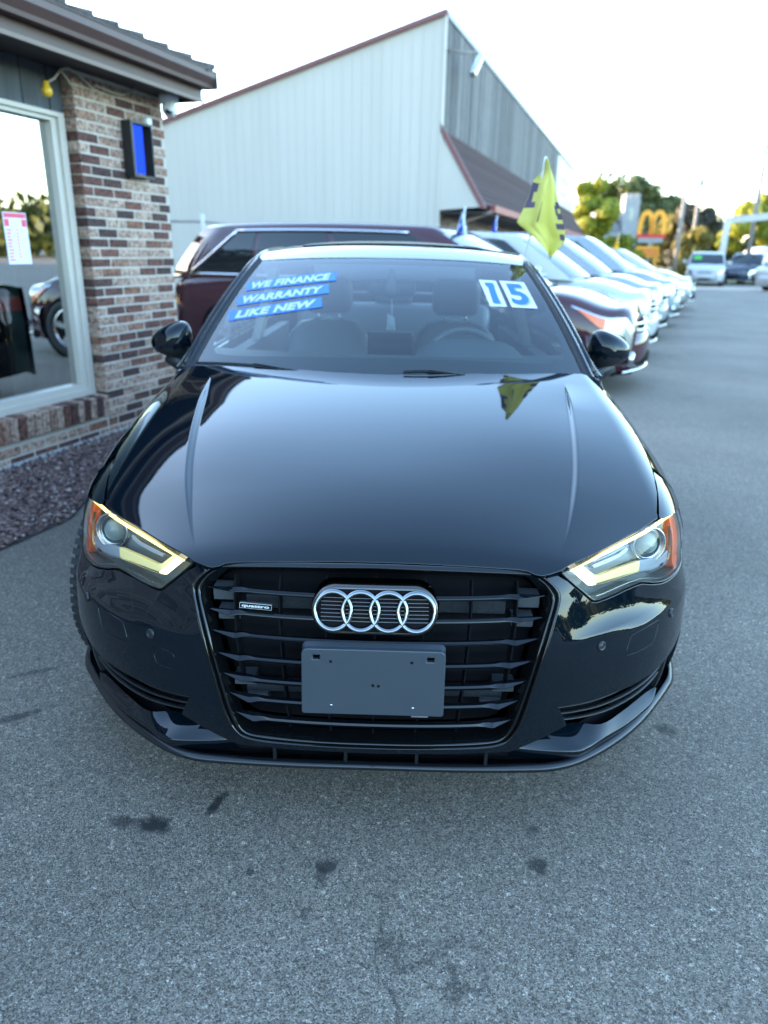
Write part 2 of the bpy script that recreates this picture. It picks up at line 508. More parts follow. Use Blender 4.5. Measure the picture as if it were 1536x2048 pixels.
def mesh(name, verts, faces, mat, parent=None, smooth=False, local=False, normals=None):
    v = np.array(verts, float).reshape(-1, 3)
    if parent is not None and not local:
        v = v - np.array(WL[parent.name])
    me = bpy.data.meshes.new(name)
    me.from_pydata(v.tolist(), [], [list(map(int, f)) for f in faces])
    me.materials.append(M[mat] if isinstance(mat, str) else mat)
    if smooth:
        me.shade_smooth()
    if normals is not None:
        me.shade_smooth()
        me.normals_split_custom_set_from_vertices(np.array(normals, float).tolist())
    me.update()
    return link(name, me, parent)

class MB:
    """collects simple solids into one mesh"""
    def __init__(s):
        s.v = []; s.f = []
    def add(s, v, f):
        k = len(s.v)
        s.v += [tuple(map(float, p)) for p in v]
        s.f += [[int(i) + k for i in q] for q in f]
        return s
    def box(s, x0, x1, y0, y1, z0, z1, T=None):
        v = [(x, y, z) for z in (z0, z1) for y in (y0, y1) for x in (x0, x1)]
        if T is not None:
            v = [T(*p) for p in v]
        return s.add(v, [(0, 2, 3, 1), (4, 5, 7, 6), (0, 1, 5, 4), (2, 6, 7, 3), (0, 4, 6, 2), (1, 3, 7, 5)])
    def tube(s, pts, r, n=10, caps=True):
        v, f = tube_geo(pts, r, n, caps)
        return s.add(v, f)
    def build(s, name, mat, parent=None, smooth=False, local=False):
        return mesh(name, s.v, s.f, mat, parent, smooth, local)

def tube_geo(pts, r, n=10, caps=True):
    P = [Vector(p) for p in pts]
    rr = r if hasattr(r, '__len__') else [r] * len(P)
    v = []; f = []
    up = None
    for i, p in enumerate(P):
        a = P[max(0, i - 1)]; b = P[min(len(P) - 1, i + 1)]
        t = (b - a).normalized()
        if up is None:
            up = Vector((0, 0, 1)) if abs(t.z) < 0.9 else Vector((1, 0, 0))
        x = t.cross(up).normalized(); y = x.cross(t).normalized(); up = y
        for k in range(n):
            an = 2 * math.pi * k / n
            v.append(p + x * math.cos(an) * rr[i] + y * math.sin(an) * rr[i])
    for i in range(len(P) - 1):
        for k in range(n):
            f.append((i * n + k, i * n + (k + 1) % n, (i + 1) * n + (k + 1) % n, (i + 1) * n + k))
    if caps:
        f.append(list(range(n))[::-1]); f.append([(len(P) - 1) * n + k for k in range(n)])
    return v, f

def tube(name, pts, r, mat, parent=None, n=10, local=False):
    v, f = tube_geo(pts, r, n)
    return mesh(name, v, f, mat, parent, True, local)

def loft_geo(rows, closed=False):
    n = len(rows[0])
    v = [p for r_ in rows for p in r_]
    f = []
    for i in range(len(rows) - 1):
        for k in range(n if closed else n - 1):
            a, b = i * n + k, i * n + (k + 1) % n
            f.append((a, b, b + n, a + n))
    return v, f

def loft(name, rows, mat, parent=None, closed=False, smooth=True, local=False, both=None):
    v, f = loft_geo(rows, closed)
    return mesh(name, v, f, mat, parent, smooth, local)

def bevel_box(name, size, mat, parent=None, bev=0.01, loc=(0, 0, 0), rot=None, seg=2, local=False, smooth=True):
    bm = bmesh.new()
    bmesh.ops.create_cube(bm, size=1.0)
    for v in bm.verts:
        v.co = Vector((v.co.x * size[0], v.co.y * size[1], v.co.z * size[2]))
    bmesh.ops.bevel(bm, geom=bm.edges[:] , offset=bev, segments=seg, affect='EDGES', profile=0.5)
    T = Matrix.Translation(loc) @ (rot if rot is not None else Matrix.Identity(4))
    bm.transform(T)
    bm.verts.index_update()
    v = [p.co[:] for p in bm.verts]; f = [[q.index for q in fc.verts] for fc in bm.faces]
    bm.free()
    return mesh(name, v, f, mat, parent, smooth, local)

def text_geo(s, size=1.0, bold=0.0, shear=0.0, spacing=1.0, res=3):
    """2D triangles of a word: origin at its lower left, height ~size"""
    c = bpy.data.curves.new('word', 'FONT')
    c.body = s; c.size = size; c.offset = bold; c.shear = shear; c.space_character = spacing; c.resolution_u = res
    c.fill_mode = 'FRONT'
    o = bpy.data.objects.new('word', c)
    COL.objects.link(o)
    dg = bpy.context.evaluated_depsgraph_get()
    me = o.evaluated_get(dg).to_mesh()
    me.calc_loop_triangles()
    v = np.array([p.co[:2] for p in me.vertices]); f = [tuple(t.vertices) for t in me.loop_triangles]
    o.evaluated_get(dg).to_mesh_clear()
    bpy.data.objects.remove(o, do_unlink=True); bpy.data.curves.remove(c)
    v = v - v.min(0)
    return v, f

# ================================================================== SETTING
SD = np.array([0.302, 0.953, 0.0]); SD /= np.linalg.norm(SD)      # along the street
SN = np.array([SD[1], -SD[0], 0.0])                                 # towards the street
BA = np.array([-2.099, 4.03, 0.0])                                  # point on the brick front

def frame(origin):
    o = np.array(origin, float)
    return lambda s, n, z: tuple(o + SD * s + SN * n + np.array([0, 0, z]))
BF = frame(BA)

def sheet(name, pts, z, mat, kind='structure'):
    v = [(x, y, z) for x, y in pts]
    o = mesh(name, v, [list(range(len(v)))], mat)
    o['kind'] = kind
    return o

# ground: one big asphalt sheet, with the gravel bed, verge and far terrain above it
sheet('parking_lot', [(-400, -300), (500, -300), (500, 700), (-400, 700)], 0.0, 'asphalt')
sheet('verge', [(12.6, 41.4), (34, 34.6), (60, 60), (32, 92), (16, 60)], 0.012, 'grass')
sheet('street', [(8.6, 34.4), (31, 27), (31.3, 31.5), (9.6, 38.8)], 0.004, pbr('sunlit_road_tint', (0.40, 0.31, 0.24), 0.85, noise=0.15, nscale=3))  # sunlight on the far road, painted in as a pale warm strip

# gravel bed in front of the brick wall
bed = [BF(-4.5, 0.0, 0)[:2], BF(-4.5, 0.95, 0)[:2], (-1.66, 2.13), BF(-0.35, 0.42, 0)[:2], BF(0.9, 0.36, 0)[:2], BF(0.9, 0.0, 0)[:2]]
sheet('gravel_base', bed, 0.006, pbr('gravel_soil', (0.05, 0.035, 0.035), 0.95, noise=0.4, nscale=20))
def in_poly(px, py, poly):
    p = np.array(poly, float); x0, y0 = p[:, 0], p[:, 1]; x1, y1 = np.roll(x0, -1), np.roll(y0, -1)
    px = np.asarray(px)[:, None]; py = np.asarray(py)[:, None]
    c = ((y0 > py) != (y1 > py)) & (px < (x1 - x0) * (py - y0) / np.where(y1 == y0, 1e-12, y1 - y0) + x0)
    return c.sum(1) % 2 == 1
def scatter_stones(name, poly, count, smin, smax, z, mat):
    P = np.array(poly)
    lo, hi = P.min(0), P.max(0)
    q = rng.uniform(lo, hi, (count * 4, 2))
    q = q[in_poly(q[:, 0], q[:, 1], poly)][:count]
    base = np.array([(1, 0, 0), (-1, 0, 0), (0, 1, 0), (0, -1, 0), (0, 0, 1), (0, 0, -1)], float)
    tri = np.array([(0, 2, 4), (2, 1, 4), (1, 3, 4), (3, 0, 4), (2, 0, 5), (1, 2, 5), (3, 1, 5), (0, 3, 5)])
    k = len(q)
    sz = rng.uniform(smin, smax, (k, 1, 1)) * rng.uniform(0.6, 1.3, (k, 6, 1))
    vv = base[None] * sz + rng.normal(0, 0.25, (k, 6, 3)) * smin
    a = rng.uniform(0, 6.28, k); c, s = np.cos(a)[:, None], np.sin(a)[:, None]
    x = vv[..., 0] * c - vv[..., 1] * s; y = vv[..., 0] * s + vv[..., 1] * c
    vv = np.stack([x + q[:, :1], y + q[:, 1:2], vv[..., 2] * 0.7 + z + rng.uniform(0, 0.02, (k, 1))], -1)
    f = (tri[None] + (np.arange(k) * 6)[:, None, None]).reshape(-1, 3)
    o = mesh(name, vv.reshape(-1, 3), f, mat)
    return o
stone_m, st, so = new_mat('lava_gravel')
_b = N(st, 'ShaderNodeBsdfPrincipled', Roughness=0.9)
_g = N(st, 'ShaderNodeNewGeometry')
_rr = ramp(st, [(0, (0.050, 0.031, 0.033)), (0.5, (0.12, 0.068, 0.060)), (0.92, (0.20, 0.13, 0.115)), (1, (0.32, 0.28, 0.26))])
st.links.new(_g.outputs['Random Per Island'], _rr.inputs[0])
st.links.new(_rr.outputs[0], _b.inputs['Base Color'])
st.links.new(_b.outputs[0], so.inputs['Surface'])
tag(scatter_stones('gravel', bed, 17000, 0.007, 0.017, 0.010, stone_m), kind='stuff')

# ================================================================== BRICK OFFICE
bb = thing('brick_building', BF(-1, -1, 0), 'low brick shop with white framed window and brown gutter on the left', 'building')
core = MB()
core.box(-0.088, 0.882, -0.30, -0.0045, 0.0, 2.43, BF)       # behind the brick pier
core.box(-2.5, -0.1005, -0.30, -0.0045, 0.0, 0.166, BF)      # under the window
core.box(-2.5, -0.1005, -0.30, -0.0045, 0.166, 0.172, BF)
core.build('mortar_wall', 'mortar', bb)
def brick_mesh(lx, ly=0.10, lz=0.0555):
    x, y, z, c = lx / 2, ly / 2, lz / 2, 0.003
    v = [(-x, -y, -z), (x, -y, -z), (x, -y, z), (-x, -y, z), (-x, y - c, -z), (x, y - c, -z), (x, y - c, z), (-x, y - c, z),
         (-x + c, y, -z + c), (x - c, y, -z + c), (x - c, y, z - c), (-x + c, y, z - c)]
    f = [(0, 1, 2, 3), (0, 4, 5, 1), (1, 5, 6, 2), (2, 6, 7, 3), (3, 7, 4, 0), (4, 8, 9, 5), (5, 9, 10, 6), (6, 10, 11, 7), (7, 11, 8, 4), (8, 11, 10, 9)]
    me = bpy.data.meshes.new('brick'); me.from_pydata(v, [], f); me.materials.append(M['brick']); me.update()
    return me
BM = {}
wall_rot = math.atan2(-SN[0], SN[1])       # local +y -> street side
def place_brick(s, z, lx, n=-0.05, name='brick', ly=0.10, lz=0.0555, tilt=0.0):
    k = (round(lx, 3), ly, lz)
    if k not in BM:
        BM[k] = brick_mesh(lx, ly, lz)
    o = bpy.data.objects.new(name, BM[k])
    COL.objects.link(o)
    o.parent = bb
    o.location = Vector(BF(s, n + random.uniform(-0.0025, 0.002), z)) - WL[bb.name]
    o.rotation_euler = (tilt, 0, wall_rot + random.gauss(0, 0.004))
    return o
def course(z, s0, s1, odd):
    L, J = 0.2015, 0.0115
    s = s0
    first = True
    while s < s1 - 0.03:
        l = 0.0965 if (odd and first) else L
        first = False
        if s + l > s1:
            l = s1 - s
        if l > 0.03:
            place_brick(s + l / 2, z, l)
        s += l + J
for i in range(36):
    course(0.034 + 0.067 * i, -0.10, 0.89, i % 2)
for i in range(2):
    course(0.034 + 0.067 * i, -2.45, -0.112, (i + 1) % 2)
for i in range(35):
    place_brick(-0.146 - i * 0.067, 0.245, 0.057, n=-0.045, name='sill_brick', ly=0.15, lz=0.145, tilt=-0.06)
side = MB()
side.box(-9.0, -2.5, -0.30, 0.0, 0.0, 2.43, BF)
side.box(0.60, 0.872, -7.0, -0.31, 0.0, 2.43, BF)
side.build('brick_wall', 'brick_far', bb)
foot = MB(); foot.box(-9, 0.92, -0.1, 0.035, -0.2, 0.03, BF); foot.build('footing', 'concrete', bb)
# dark boards above the window
for i in range(21):
    b_ = MB(); s0 = -0.112 - 0.114 * (i + 1)
    b_.box(s0 + 0.004, s0 + 0.112, -0.16, -0.085 - 0.004 * (i % 2), 2.176, 2.43, BF)
    b_.build('board', 'board', bb)
# window
fr = MB()
W0, W1, WZ0, WZ1 = -2.4, -0.118, 0.318, 2.172
for (s0, s1, z0, z1) in ((W0, W1, WZ0, WZ0 + 0.085), (W0, W1, WZ1 - 0.055, WZ1), (W0, W0 + 0.1, WZ0 + 0.085, WZ1 - 0.055), (W1 - 0.105, W1, WZ0 + 0.085, WZ1 - 0.055)):
    fr.box(s0, s1, -0.19, -0.10, z0, z1, BF)
for (s0, s1, z0, z1) in ((W0, W1, WZ0, WZ0 + 0.045), (W0, W1, WZ1 - 0.028, WZ1), (W0, W0 + 0.05, WZ0 + 0.045, WZ1 - 0.028), (W1 - 0.055, W1, WZ0 + 0.045, WZ1 - 0.028)):
    fr.box(s0, s1, -0.0995, -0.078, z0, z1, BF)
win = fr.build('window', 'vinyl', bb)
gp = MB(); gp.box(W0 + 0.1, W1 - 0.105, -0.155, -0.149, WZ0 + 0.085, WZ1 - 0.055, BF); gp.build('pane', 'winglass', win)
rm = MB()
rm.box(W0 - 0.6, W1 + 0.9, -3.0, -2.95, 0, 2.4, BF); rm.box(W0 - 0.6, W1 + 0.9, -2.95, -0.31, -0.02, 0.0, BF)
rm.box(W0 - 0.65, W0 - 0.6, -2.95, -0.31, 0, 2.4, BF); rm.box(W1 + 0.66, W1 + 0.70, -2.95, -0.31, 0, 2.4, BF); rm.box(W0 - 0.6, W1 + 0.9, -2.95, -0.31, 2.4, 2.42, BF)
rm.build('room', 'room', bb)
jm = MB(); jm.box(W1 - 0.16, W1 - 0.106, -0.30, -0.1905, WZ0 + 0.085, WZ1 - 0.055, BF); jm.build('inner_jamb', 'wood_strip', win)
im = MB(); im.box(W1 - 0.40, W1 - 0.27, -0.45, -0.40, WZ0, 1.62, BF); im.box(W0, W1 - 0.27, -0.45, -0.40, 1.62, 1.66, BF); im.build('inner_frame', 'vinyl', win)
# soffit, fascia, gutter
ev = MB(); ev.box(-9, .95, -0.5, 0.285, 2.432, 2.447, BF); ev.box(0.88, .95, -7, -0.5, 2.432, 2.447, BF); ev.build('soffit', 'soffit', bb)
fa = MB(); fa.box(-9, .965, 0.286, 0.31, 2.405, 2.56, BF); fa.box(.9505, .975, -7, 0.285, 2.405, 2.56, BF); fa.build('fascia', 'gutter', bb)
tt = MB(); tt.box(-9, .968, 0.3105, 0.322, 2.398, 2.422, BF); tt.build('tan_edge', 'trimtan', bb)
rows = []
for s_ in (-9, 1.0):
    rows.append([BF(s_, n_, z_) for n_, z_ in ((0.311, 2.49), (0.39, 2.49), (0.395, 2.515), (0.415, 2.545), (0.425, 2.56), (0.425, 2.60), (0.432, 2.602), (0.432, 2.607), (0.418, 2.607), (0.416, 2.57), (0.40, 2.545), (0.385, 2.50), (0.311, 2.50))])
gut = loft('gutter', rows, 'gutter', bb, smooth=False)
gc = MB(); gc.box(1.0005, 1.006, 0.31, 0.43, 2.49, 2.606, BF); gc.build('gutter_end', 'gutter', gut)
ret = MB(); ret.box(.976, 1.0, -7, 0.309, 2.49, 2.60, BF); ret.build('side_gutter', 'gutter', bb)
# hip roof with stepped courses
PT = math.tan(R(21.5))
n_course = 16
for i in range(n_course):
    t0, t1 = i * 0.118, (i + 1) * 0.118 + 0.03
    z0, z1 = 2.602 + t0 * PT, 2.602 + t1 * PT
    h = 0.034
    def hp(t, e): return (.95 - t, 0.41 - t)
    a0, b0 = hp(t0, 0); a1, b1 = hp(t1, 0)
    v = [BF(-9, b0, z0), BF(a0, b0, z0), BF(a0, -7, z0), BF(-9, b1, z1), BF(a1, b1, z1), BF(a1, -7, z1)]
    v2 = [BF(-9, b0, z0 + h), BF(a0, b0, z0 + h), BF(a0, -7, z0 + h), BF(-9, b1, z1 + .008), BF(a1, b1, z1 + .008), BF(a1, -7, z1 + .008)]
    f = [(6, 7, 10, 9), (7, 8, 11, 10), (0, 1, 7, 6), (1, 2, 8, 7), (0, 3, 4, 1), (1, 4, 5, 2)]
    mesh('shingle_course', v + v2, f, 'shingle', bb)
    # hip cap over the corner
    c = MB()
    cx, cy = a0 + 0.01, b0 + 0.01
    T = lambda s, n, z: BF(s, n, z)
    c.add([BF(cx + 0.012, cy - 0.10, z0 + 0.005), BF(cx + 0.014, cy + 0.014, z0 + 0.052), BF(cx - 0.10, cy + 0.012, z0 + 0.005), BF(cx - 0.16, cy - 0.25, z0 + 0.05), BF(cx - 0.165, cy - 0.165, z0 + 0.078), BF(cx - 0.25, cy - 0.16, z0 + 0.05),
           BF(cx + 0.012, cy - 0.10, z0 - 0.02), BF(cx + 0.014, cy + 0.014, z0 + 0.02), BF(cx - 0.10, cy + 0.012, z0 - 0.02)],
          [(0, 1, 4, 3), (1, 2, 5, 4), (6, 7, 1, 0), (7, 8, 2, 1)])
    c.build('hip_shingle', 'shingle', bb)
ridge_m = MB(); tt_ = n_course * 0.118
ridge_m.add([BF(-9, 0.41 - tt_, 2.602 + tt_ * PT), BF(.95 - tt_, 0.41 - tt_, 2.602 + tt_ * PT), BF(.95 - tt_, -7, 2.602 + tt_ * PT), BF(-1.9, -2.7, 3.9), BF(-9, -2.7, 3.9), BF(-1.9, -7, 3.9)], [(0, 1, 3, 4), (1, 2, 5, 3)])
ridge_m.build('roof', 'shingle', bb)

# things fixed on the brick front
sg = thing('light_box', BF(0.45, 0, 2.0), 'black framed box with two glowing blue tubes on the brick pier', 'neon sign')
fb = MB()
for (s0, s1, z0, z1, n1) in ((0.360, 0.385, 1.835, 2.205, 0.085), (0.600, 0.612, 1.845, 2.205, 0.085), (0.3855, 0.5995, 2.19, 2.205, 0.085), (0.3855, 0.5995, 1.835, 1.85, 0.085)):
    fb.box(s0, s1, 0.004, n1, z0, z1, BF)
fb.box(0.386, 0.50, 0.004, 0.012, 1.851, 2.189, BF)
fb.build('box_frame', 'black_plastic', sg)
for s0 in (0.402, 0.462):
    tb = MB(); tb.box(s0, s0 + 0.040, 0.052, 0.078, 1.862, 2.178, BF); tb.build('blue_tube', 'blue_neon', sg)
hk = MB(); hk.tube([BF(0.47, 0.075, 2.206), BF(0.47, 0.06, 2.26), BF(0.47, 0.006, 2.29)], 0.003, 6); hk.build('hanging_wire', 'cable', sg)
jb = bevel_box('junction_box', (0.055, 0.05, 0.085), 'white_plastic', bev=0.008, loc=BF(0.64, 0.028, 2.215), rot=Matrix.Rotation(wall_rot, 4, 'Z'))
tag(jb, 'small white junction box beside the blue lit sign', 'junction box')
cm = thing('security_camera', BF(0.80, 0.12, 2.40), 'white dome security camera under the eave above the brick pier', 'security camera')
def lathe(name, prof, loc, mat, parent, n=20, axis=None):
    rows_ = [[(loc[0] + r * math.cos(2 * math.pi * k / n), loc[1] + r * math.sin(2 * math.pi * k / n), loc[2] + z) for k in range(n)] for r, z in prof]
    return loft(name, rows_, mat, parent, closed=True)
cl_ = BF(0.80, 0.12, 2.431)
lathe('camera_base', [(0.001, 0), (0.070, 0), (0.072, -0.02), (0.068, -0.05), (0.001, -0.051)], cl_, 'white_plastic', cm)
hd = bevel_box('camera_head', (0.10, 0.10, 0.11), 'white_plastic', cm, 0.036, (cl_[0] + .004, cl_[1] - .012, cl_[2] - 0.09), Matrix.Rotation(R(-25), 4, 'X'), 4)
bevel_box('camera_lens', (0.055, 0.03, 0.055), 'gloss_black', cm, 0.014, (cl_[0] + 0.012, cl_[1] - 0.05, cl_[2] - 0.108), Matrix.Rotation(R(-25), 4, 'X') @ Matrix.Rotation(R(20), 4, 'Z'), 4)
# loose cable and an amber bulb hanging below the eave
cb = thing('string_light', BF(-0.1, 0.05, 2.38), 'tan loose cable with one amber bulb under the eave', 'string light')
pts = [(-0.36, 0.03, 2.30), (-0.30, 0.04, 2.335), (-0.25, 0.05, 2.395), (-0.18, 0.05, 2.415), (-0.08, 0.04, 2.40), (0.0, 0.03, 2.375), (0.06, 0.03, 2.345), (0.10, 0.03, 2.37), (0.18, 0.03, 2.36), (0.27, 0.03, 2.355), (0.36, 0.03, 2.36), (0.46, 0.03, 2.39), (0.52, 0.03, 2.425)]
tube('cable', [BF(*p) for p in pts], 0.007, 'cable', cb, 8)
tube('loose_end', [BF(-0.26, 0.05, 2.39), BF(-0.22, 0.055, 2.36), BF(-0.17, 0.05, 2.325), BF(-0.13, 0.04, 2.305)], 0.006, 'cable', cb, 8)
lathe('bulb', [(0.001, 0.04), (0.014, 0.036), (0.02, 0.01), (0.03, -0.005), (0.033, -0.025), (0.025, -0.042), (0.012, -0.05), (0.001, -0.051)], BF(-0.37, 0.03, 2.27), 'yellow_bulb', cb, 14)
# notice behind the window
nt = thing('window_notice', BF(-0.56, -0.2, 1.4), 'white sheet with pink heading and rows of red print in the shop window', 'notice')
pm = MB(); pm.box(-0.690, -0.500, -0.1485, -0.1475, 1.235, 1.545, BF); pm.build('sheet', 'paper', nt)
rp = MB()
rp.box(-0.685, -0.505, -0.1472, -0.1465, 1.512, 1.54, BF); rp.box(-0.685, -0.645, -0.1472, -0.1465, 1.46, 1.505, BF); rp.box(-0.545, -0.505, -0.1472, -0.1465, 1.46, 1.505, BF)
for i in range(10):
    z = 1.445 - i * 0.02
    rp.box(-0.68, -0.632 - 0.006 * (i % 3), -0.1472, -0.1465, z - 0.010, z, BF)
    if i < 9: rp.box(-0.600, -0.578, -0.1472, -0.1465, z - 0.010, z, BF)
rp.build('red_print', 'paper_red', nt)

# ================================================================== WHITE METAL BUILDING
WO = np.array([0.952, 18.596, 0.0]); WF = frame(WO)
wb = thing('warehouse', WF(15, -4, 0), 'white sided building with grey board front and brown mansard awning', 'building')
def wtop(u): return 6.62 - u * 0.257
for i in range(46):
    u0, u1 = i * 0.26, (i + 1) * 0.26 - 0.005
    p = MB()
    t0, t1 = wtop(u0), wtop(u1)
    q = [WF(-0.03, -u0, 0), WF(-0.03, -u1, 0), WF(-0.03, -u1, t1), WF(-0.03, -u0, t0), WF(0.05, -u0, 0), WF(0.05, -u1, 0), WF(0.05, -u1, t1), WF(0.05, -u0, t0)]
    p.add(q, [(0, 1, 2, 3), (0, 3, 7, 4), (1, 5, 6, 2), (3, 2, 6, 7)])
    p.build('siding_panel', 'siding', wb)
bk = MB(); L_ = 34.5
T_ = [WF(0.06, -0.06, 0), WF(L_, -0.06, 0), WF(L_, -12, 0), WF(0.06, -12, 0), WF(0.06, -0.06, 6.6), WF(L_, -0.06, 6.6), WF(L_, -12, 3.53), WF(0.06, -12, 3.53)]
bk.add(T_, [(0, 1, 5, 4), (1, 2, 6, 5), (2, 3, 7, 6), (3, 0, 4, 7), (4, 5, 6, 7)]); bk.build('wall', pbr('grey_back_wall', (0.36, 0.34, 0.32), 0.8), wb)
tr_ = MB()
tr_.add([WF(-0.12, 0.06, 6.60), WF(-0.12, -12, 6.60 - 3.1), WF(-0.12, -12, 6.72 - 3.1), WF(-0.12, 0.06, 6.72), WF(0.1, 0.06, 6.60), WF(0.1, -12, 6.60 - 3.1), WF(0.1, -12, 6.72 - 3.1), WF(0.1, 0.06, 6.72)],
        [(0, 1, 2, 3), (4, 7, 6, 5), (0, 3, 7, 4), (3, 2, 6, 7), (1, 0, 4, 5)])
tr_.build('rake_trim', 'redbrown', wb)
cp_ = MB(); cp_.box(0.11, 34.6, -0.06, 0.05, 6.602, 6.74, WF); cp_.build('coping', pbr('grey_coping', (0.30, 0.31, 0.32), 0.5), wb)
ct = MB(); ct.box(-0.06, 0.05, -0.025, 0.05, 0, 6.59, WF); ct.build('corner_trim', 'siding', wb)
for i in range(100):
    s0 = 0.06 + i * 0.28
    if s0 > 28: break
    b_ = MB(); b_.box(s0, s0 + 0.268, -0.055, 0.0 + 0.012 * (i % 2), 4.0, 6.59, WF); b_.build('weathered_board', 'greywood', wb)
fs = thing('store_sign', WF(31, 0.1, 5.5), 'large pale sign panel with dark script at far end of grey boards', 'sign')
sm_ = MB(); sm_.box(24.0, 34.6, 0.03, 0.16, 3.3, 6.35, WF); sm_.build('sign_panel', 'white_steel', fs)
sl = MB()
for (s0, z0, w_, h_) in ((25.6, 5.2, .6, .5), (26.6, 5.25, .7, .25), (27.6, 5.1, .5, .6), (28.5, 5.3, .8, .2), (29.6, 5.15, .5, .45), (26, 4.6, 3.2, .12)):
    sl.box(s0, s0 + w_, 0.162, 0.17, z0, z0 + h_, WF)
sl.build('sign_script', 'sign_grey', fs)
# awning: steep shingle mansard with red gutter
aw = []
NR = 12
for i in range(NR):
    a, b = i / NR, (i + 1) / NR + 0.02
    n0, z0 = 1.15 * (1 - a) + 0.02, 2.50 + a * 1.72
    n1, z1 = 1.15 * (1 - b) + 0.02, 2.50 + b * 1.72
    m_ = MB()
    m_.add([WF(0.0, n0 + 0.03, z0), WF(34, n0 + 0.03, z0), WF(34, n1, z1), WF(0.0, n1, z1), WF(0.0, n0, z0 - 0.01), WF(34, n0, z0 - 0.01)], [(0, 1, 2, 3), (0, 4, 5, 1)])
    m_.build('awning_shingle_course', 'shingle_dark', wb)
et = MB(); et.add([WF(-0.03, 0.0, 4.20), WF(-0.03, 1.13, 2.44), WF(-0.03, 0.0, 2.36)], [(0, 2, 1)]); et.add([WF(0.02, 0.0, 4.20), WF(0.02, 1.13, 2.44), WF(0.02, 0.0, 2.36)], [(0, 1, 2)])
et.build('awning_end', 'siding', wb)
rk = MB(); rk.add([WF(-0.06, 0.0, 4.36), WF(-0.06, 1.27, 2.40), WF(-0.06, 1.13, 2.40), WF(-0.06, 0.0, 4.14), WF(0.05, 0.0, 4.36), WF(0.05, 1.27, 2.40), WF(0.05, 1.13, 2.40), WF(0.05, 0.0, 4.14)], [(0, 3, 2, 1), (4, 5, 6, 7), (0, 1, 5, 4), (1, 2, 6, 5)])
rk.build('awning_rake', 'redbrown', wb)
ag = MB(); ag.box(0.9, 34.2, 1.16, 1.32, 2.36, 2.53, WF); ag.build('red_gutter', 'redtrim', wb)
dn = MB(); dn.tube([WF(0.9, 1.24, 2.38), WF(0.5, 0.7, 2.15), WF(0.25, 0.12, 1.9), WF(0.25, 0.1, 0.1)], 0.05, 8); dn.build('downspout', 'trimtan', wb)
sf = MB(); sf.box(0.03, 34, 0.0, 1.155, 2.30, 2.33, WF); sf.build('awning_soffit', 'soffit', wb)
fw = MB(); fw.box(0.05, 34.4, -0.058, -0.01, 0, 2.295, WF)
fw.build('shopfront_wall', 'brick_far', wb)
for i in range(9):
    sw = MB(); s0 = 1.2 + i * 3.6; sw.box(s0, s0 + 2.3, -0.009, 0.03, 0.55, 2.1, WF); sw.build('shop_window', pbr('tan_shop_pane', (0.10, 0.085, 0.075), 0.25), wb)
fl = thing('flood_light', WF(1.3, 0.5, 5.7), 'grey flood light on a bracket high on the grey board wall', 'flood light')
tube('bracket', [WF(0.25, 0.02, 5.95), WF(0.6, 0.35, 5.95), WF(0.9, 0.62, 6.02)], 0.03, 'pole_metal', fl)
bevel_box('lamp_head', (0.16, 0.95, 0.16), 'satin_metal', fl, 0.03, WF(1.15, 0.55, 5.78), Matrix.Rotation(R(-18), 4, 'Z') @ Matrix.Rotation(R(34), 4, 'X'))
# service pole and wire by the white wall
sp = thing('service_pole', (-3.02, 10.5, 0), 'pale service post with a wire beside the white siding', 'post')
tube('post', [(-3.02, 10.5, 0), (-3.02, 10.5, 1.84)], 0.036, 'white_steel', sp)
tube('wire', [(-7.5, 10.4, 1.70), (-3.02, 10.5, 1.73), (-1.9, 10.8, 1.62)], 0.02, 'pole_metal', sp, 6)

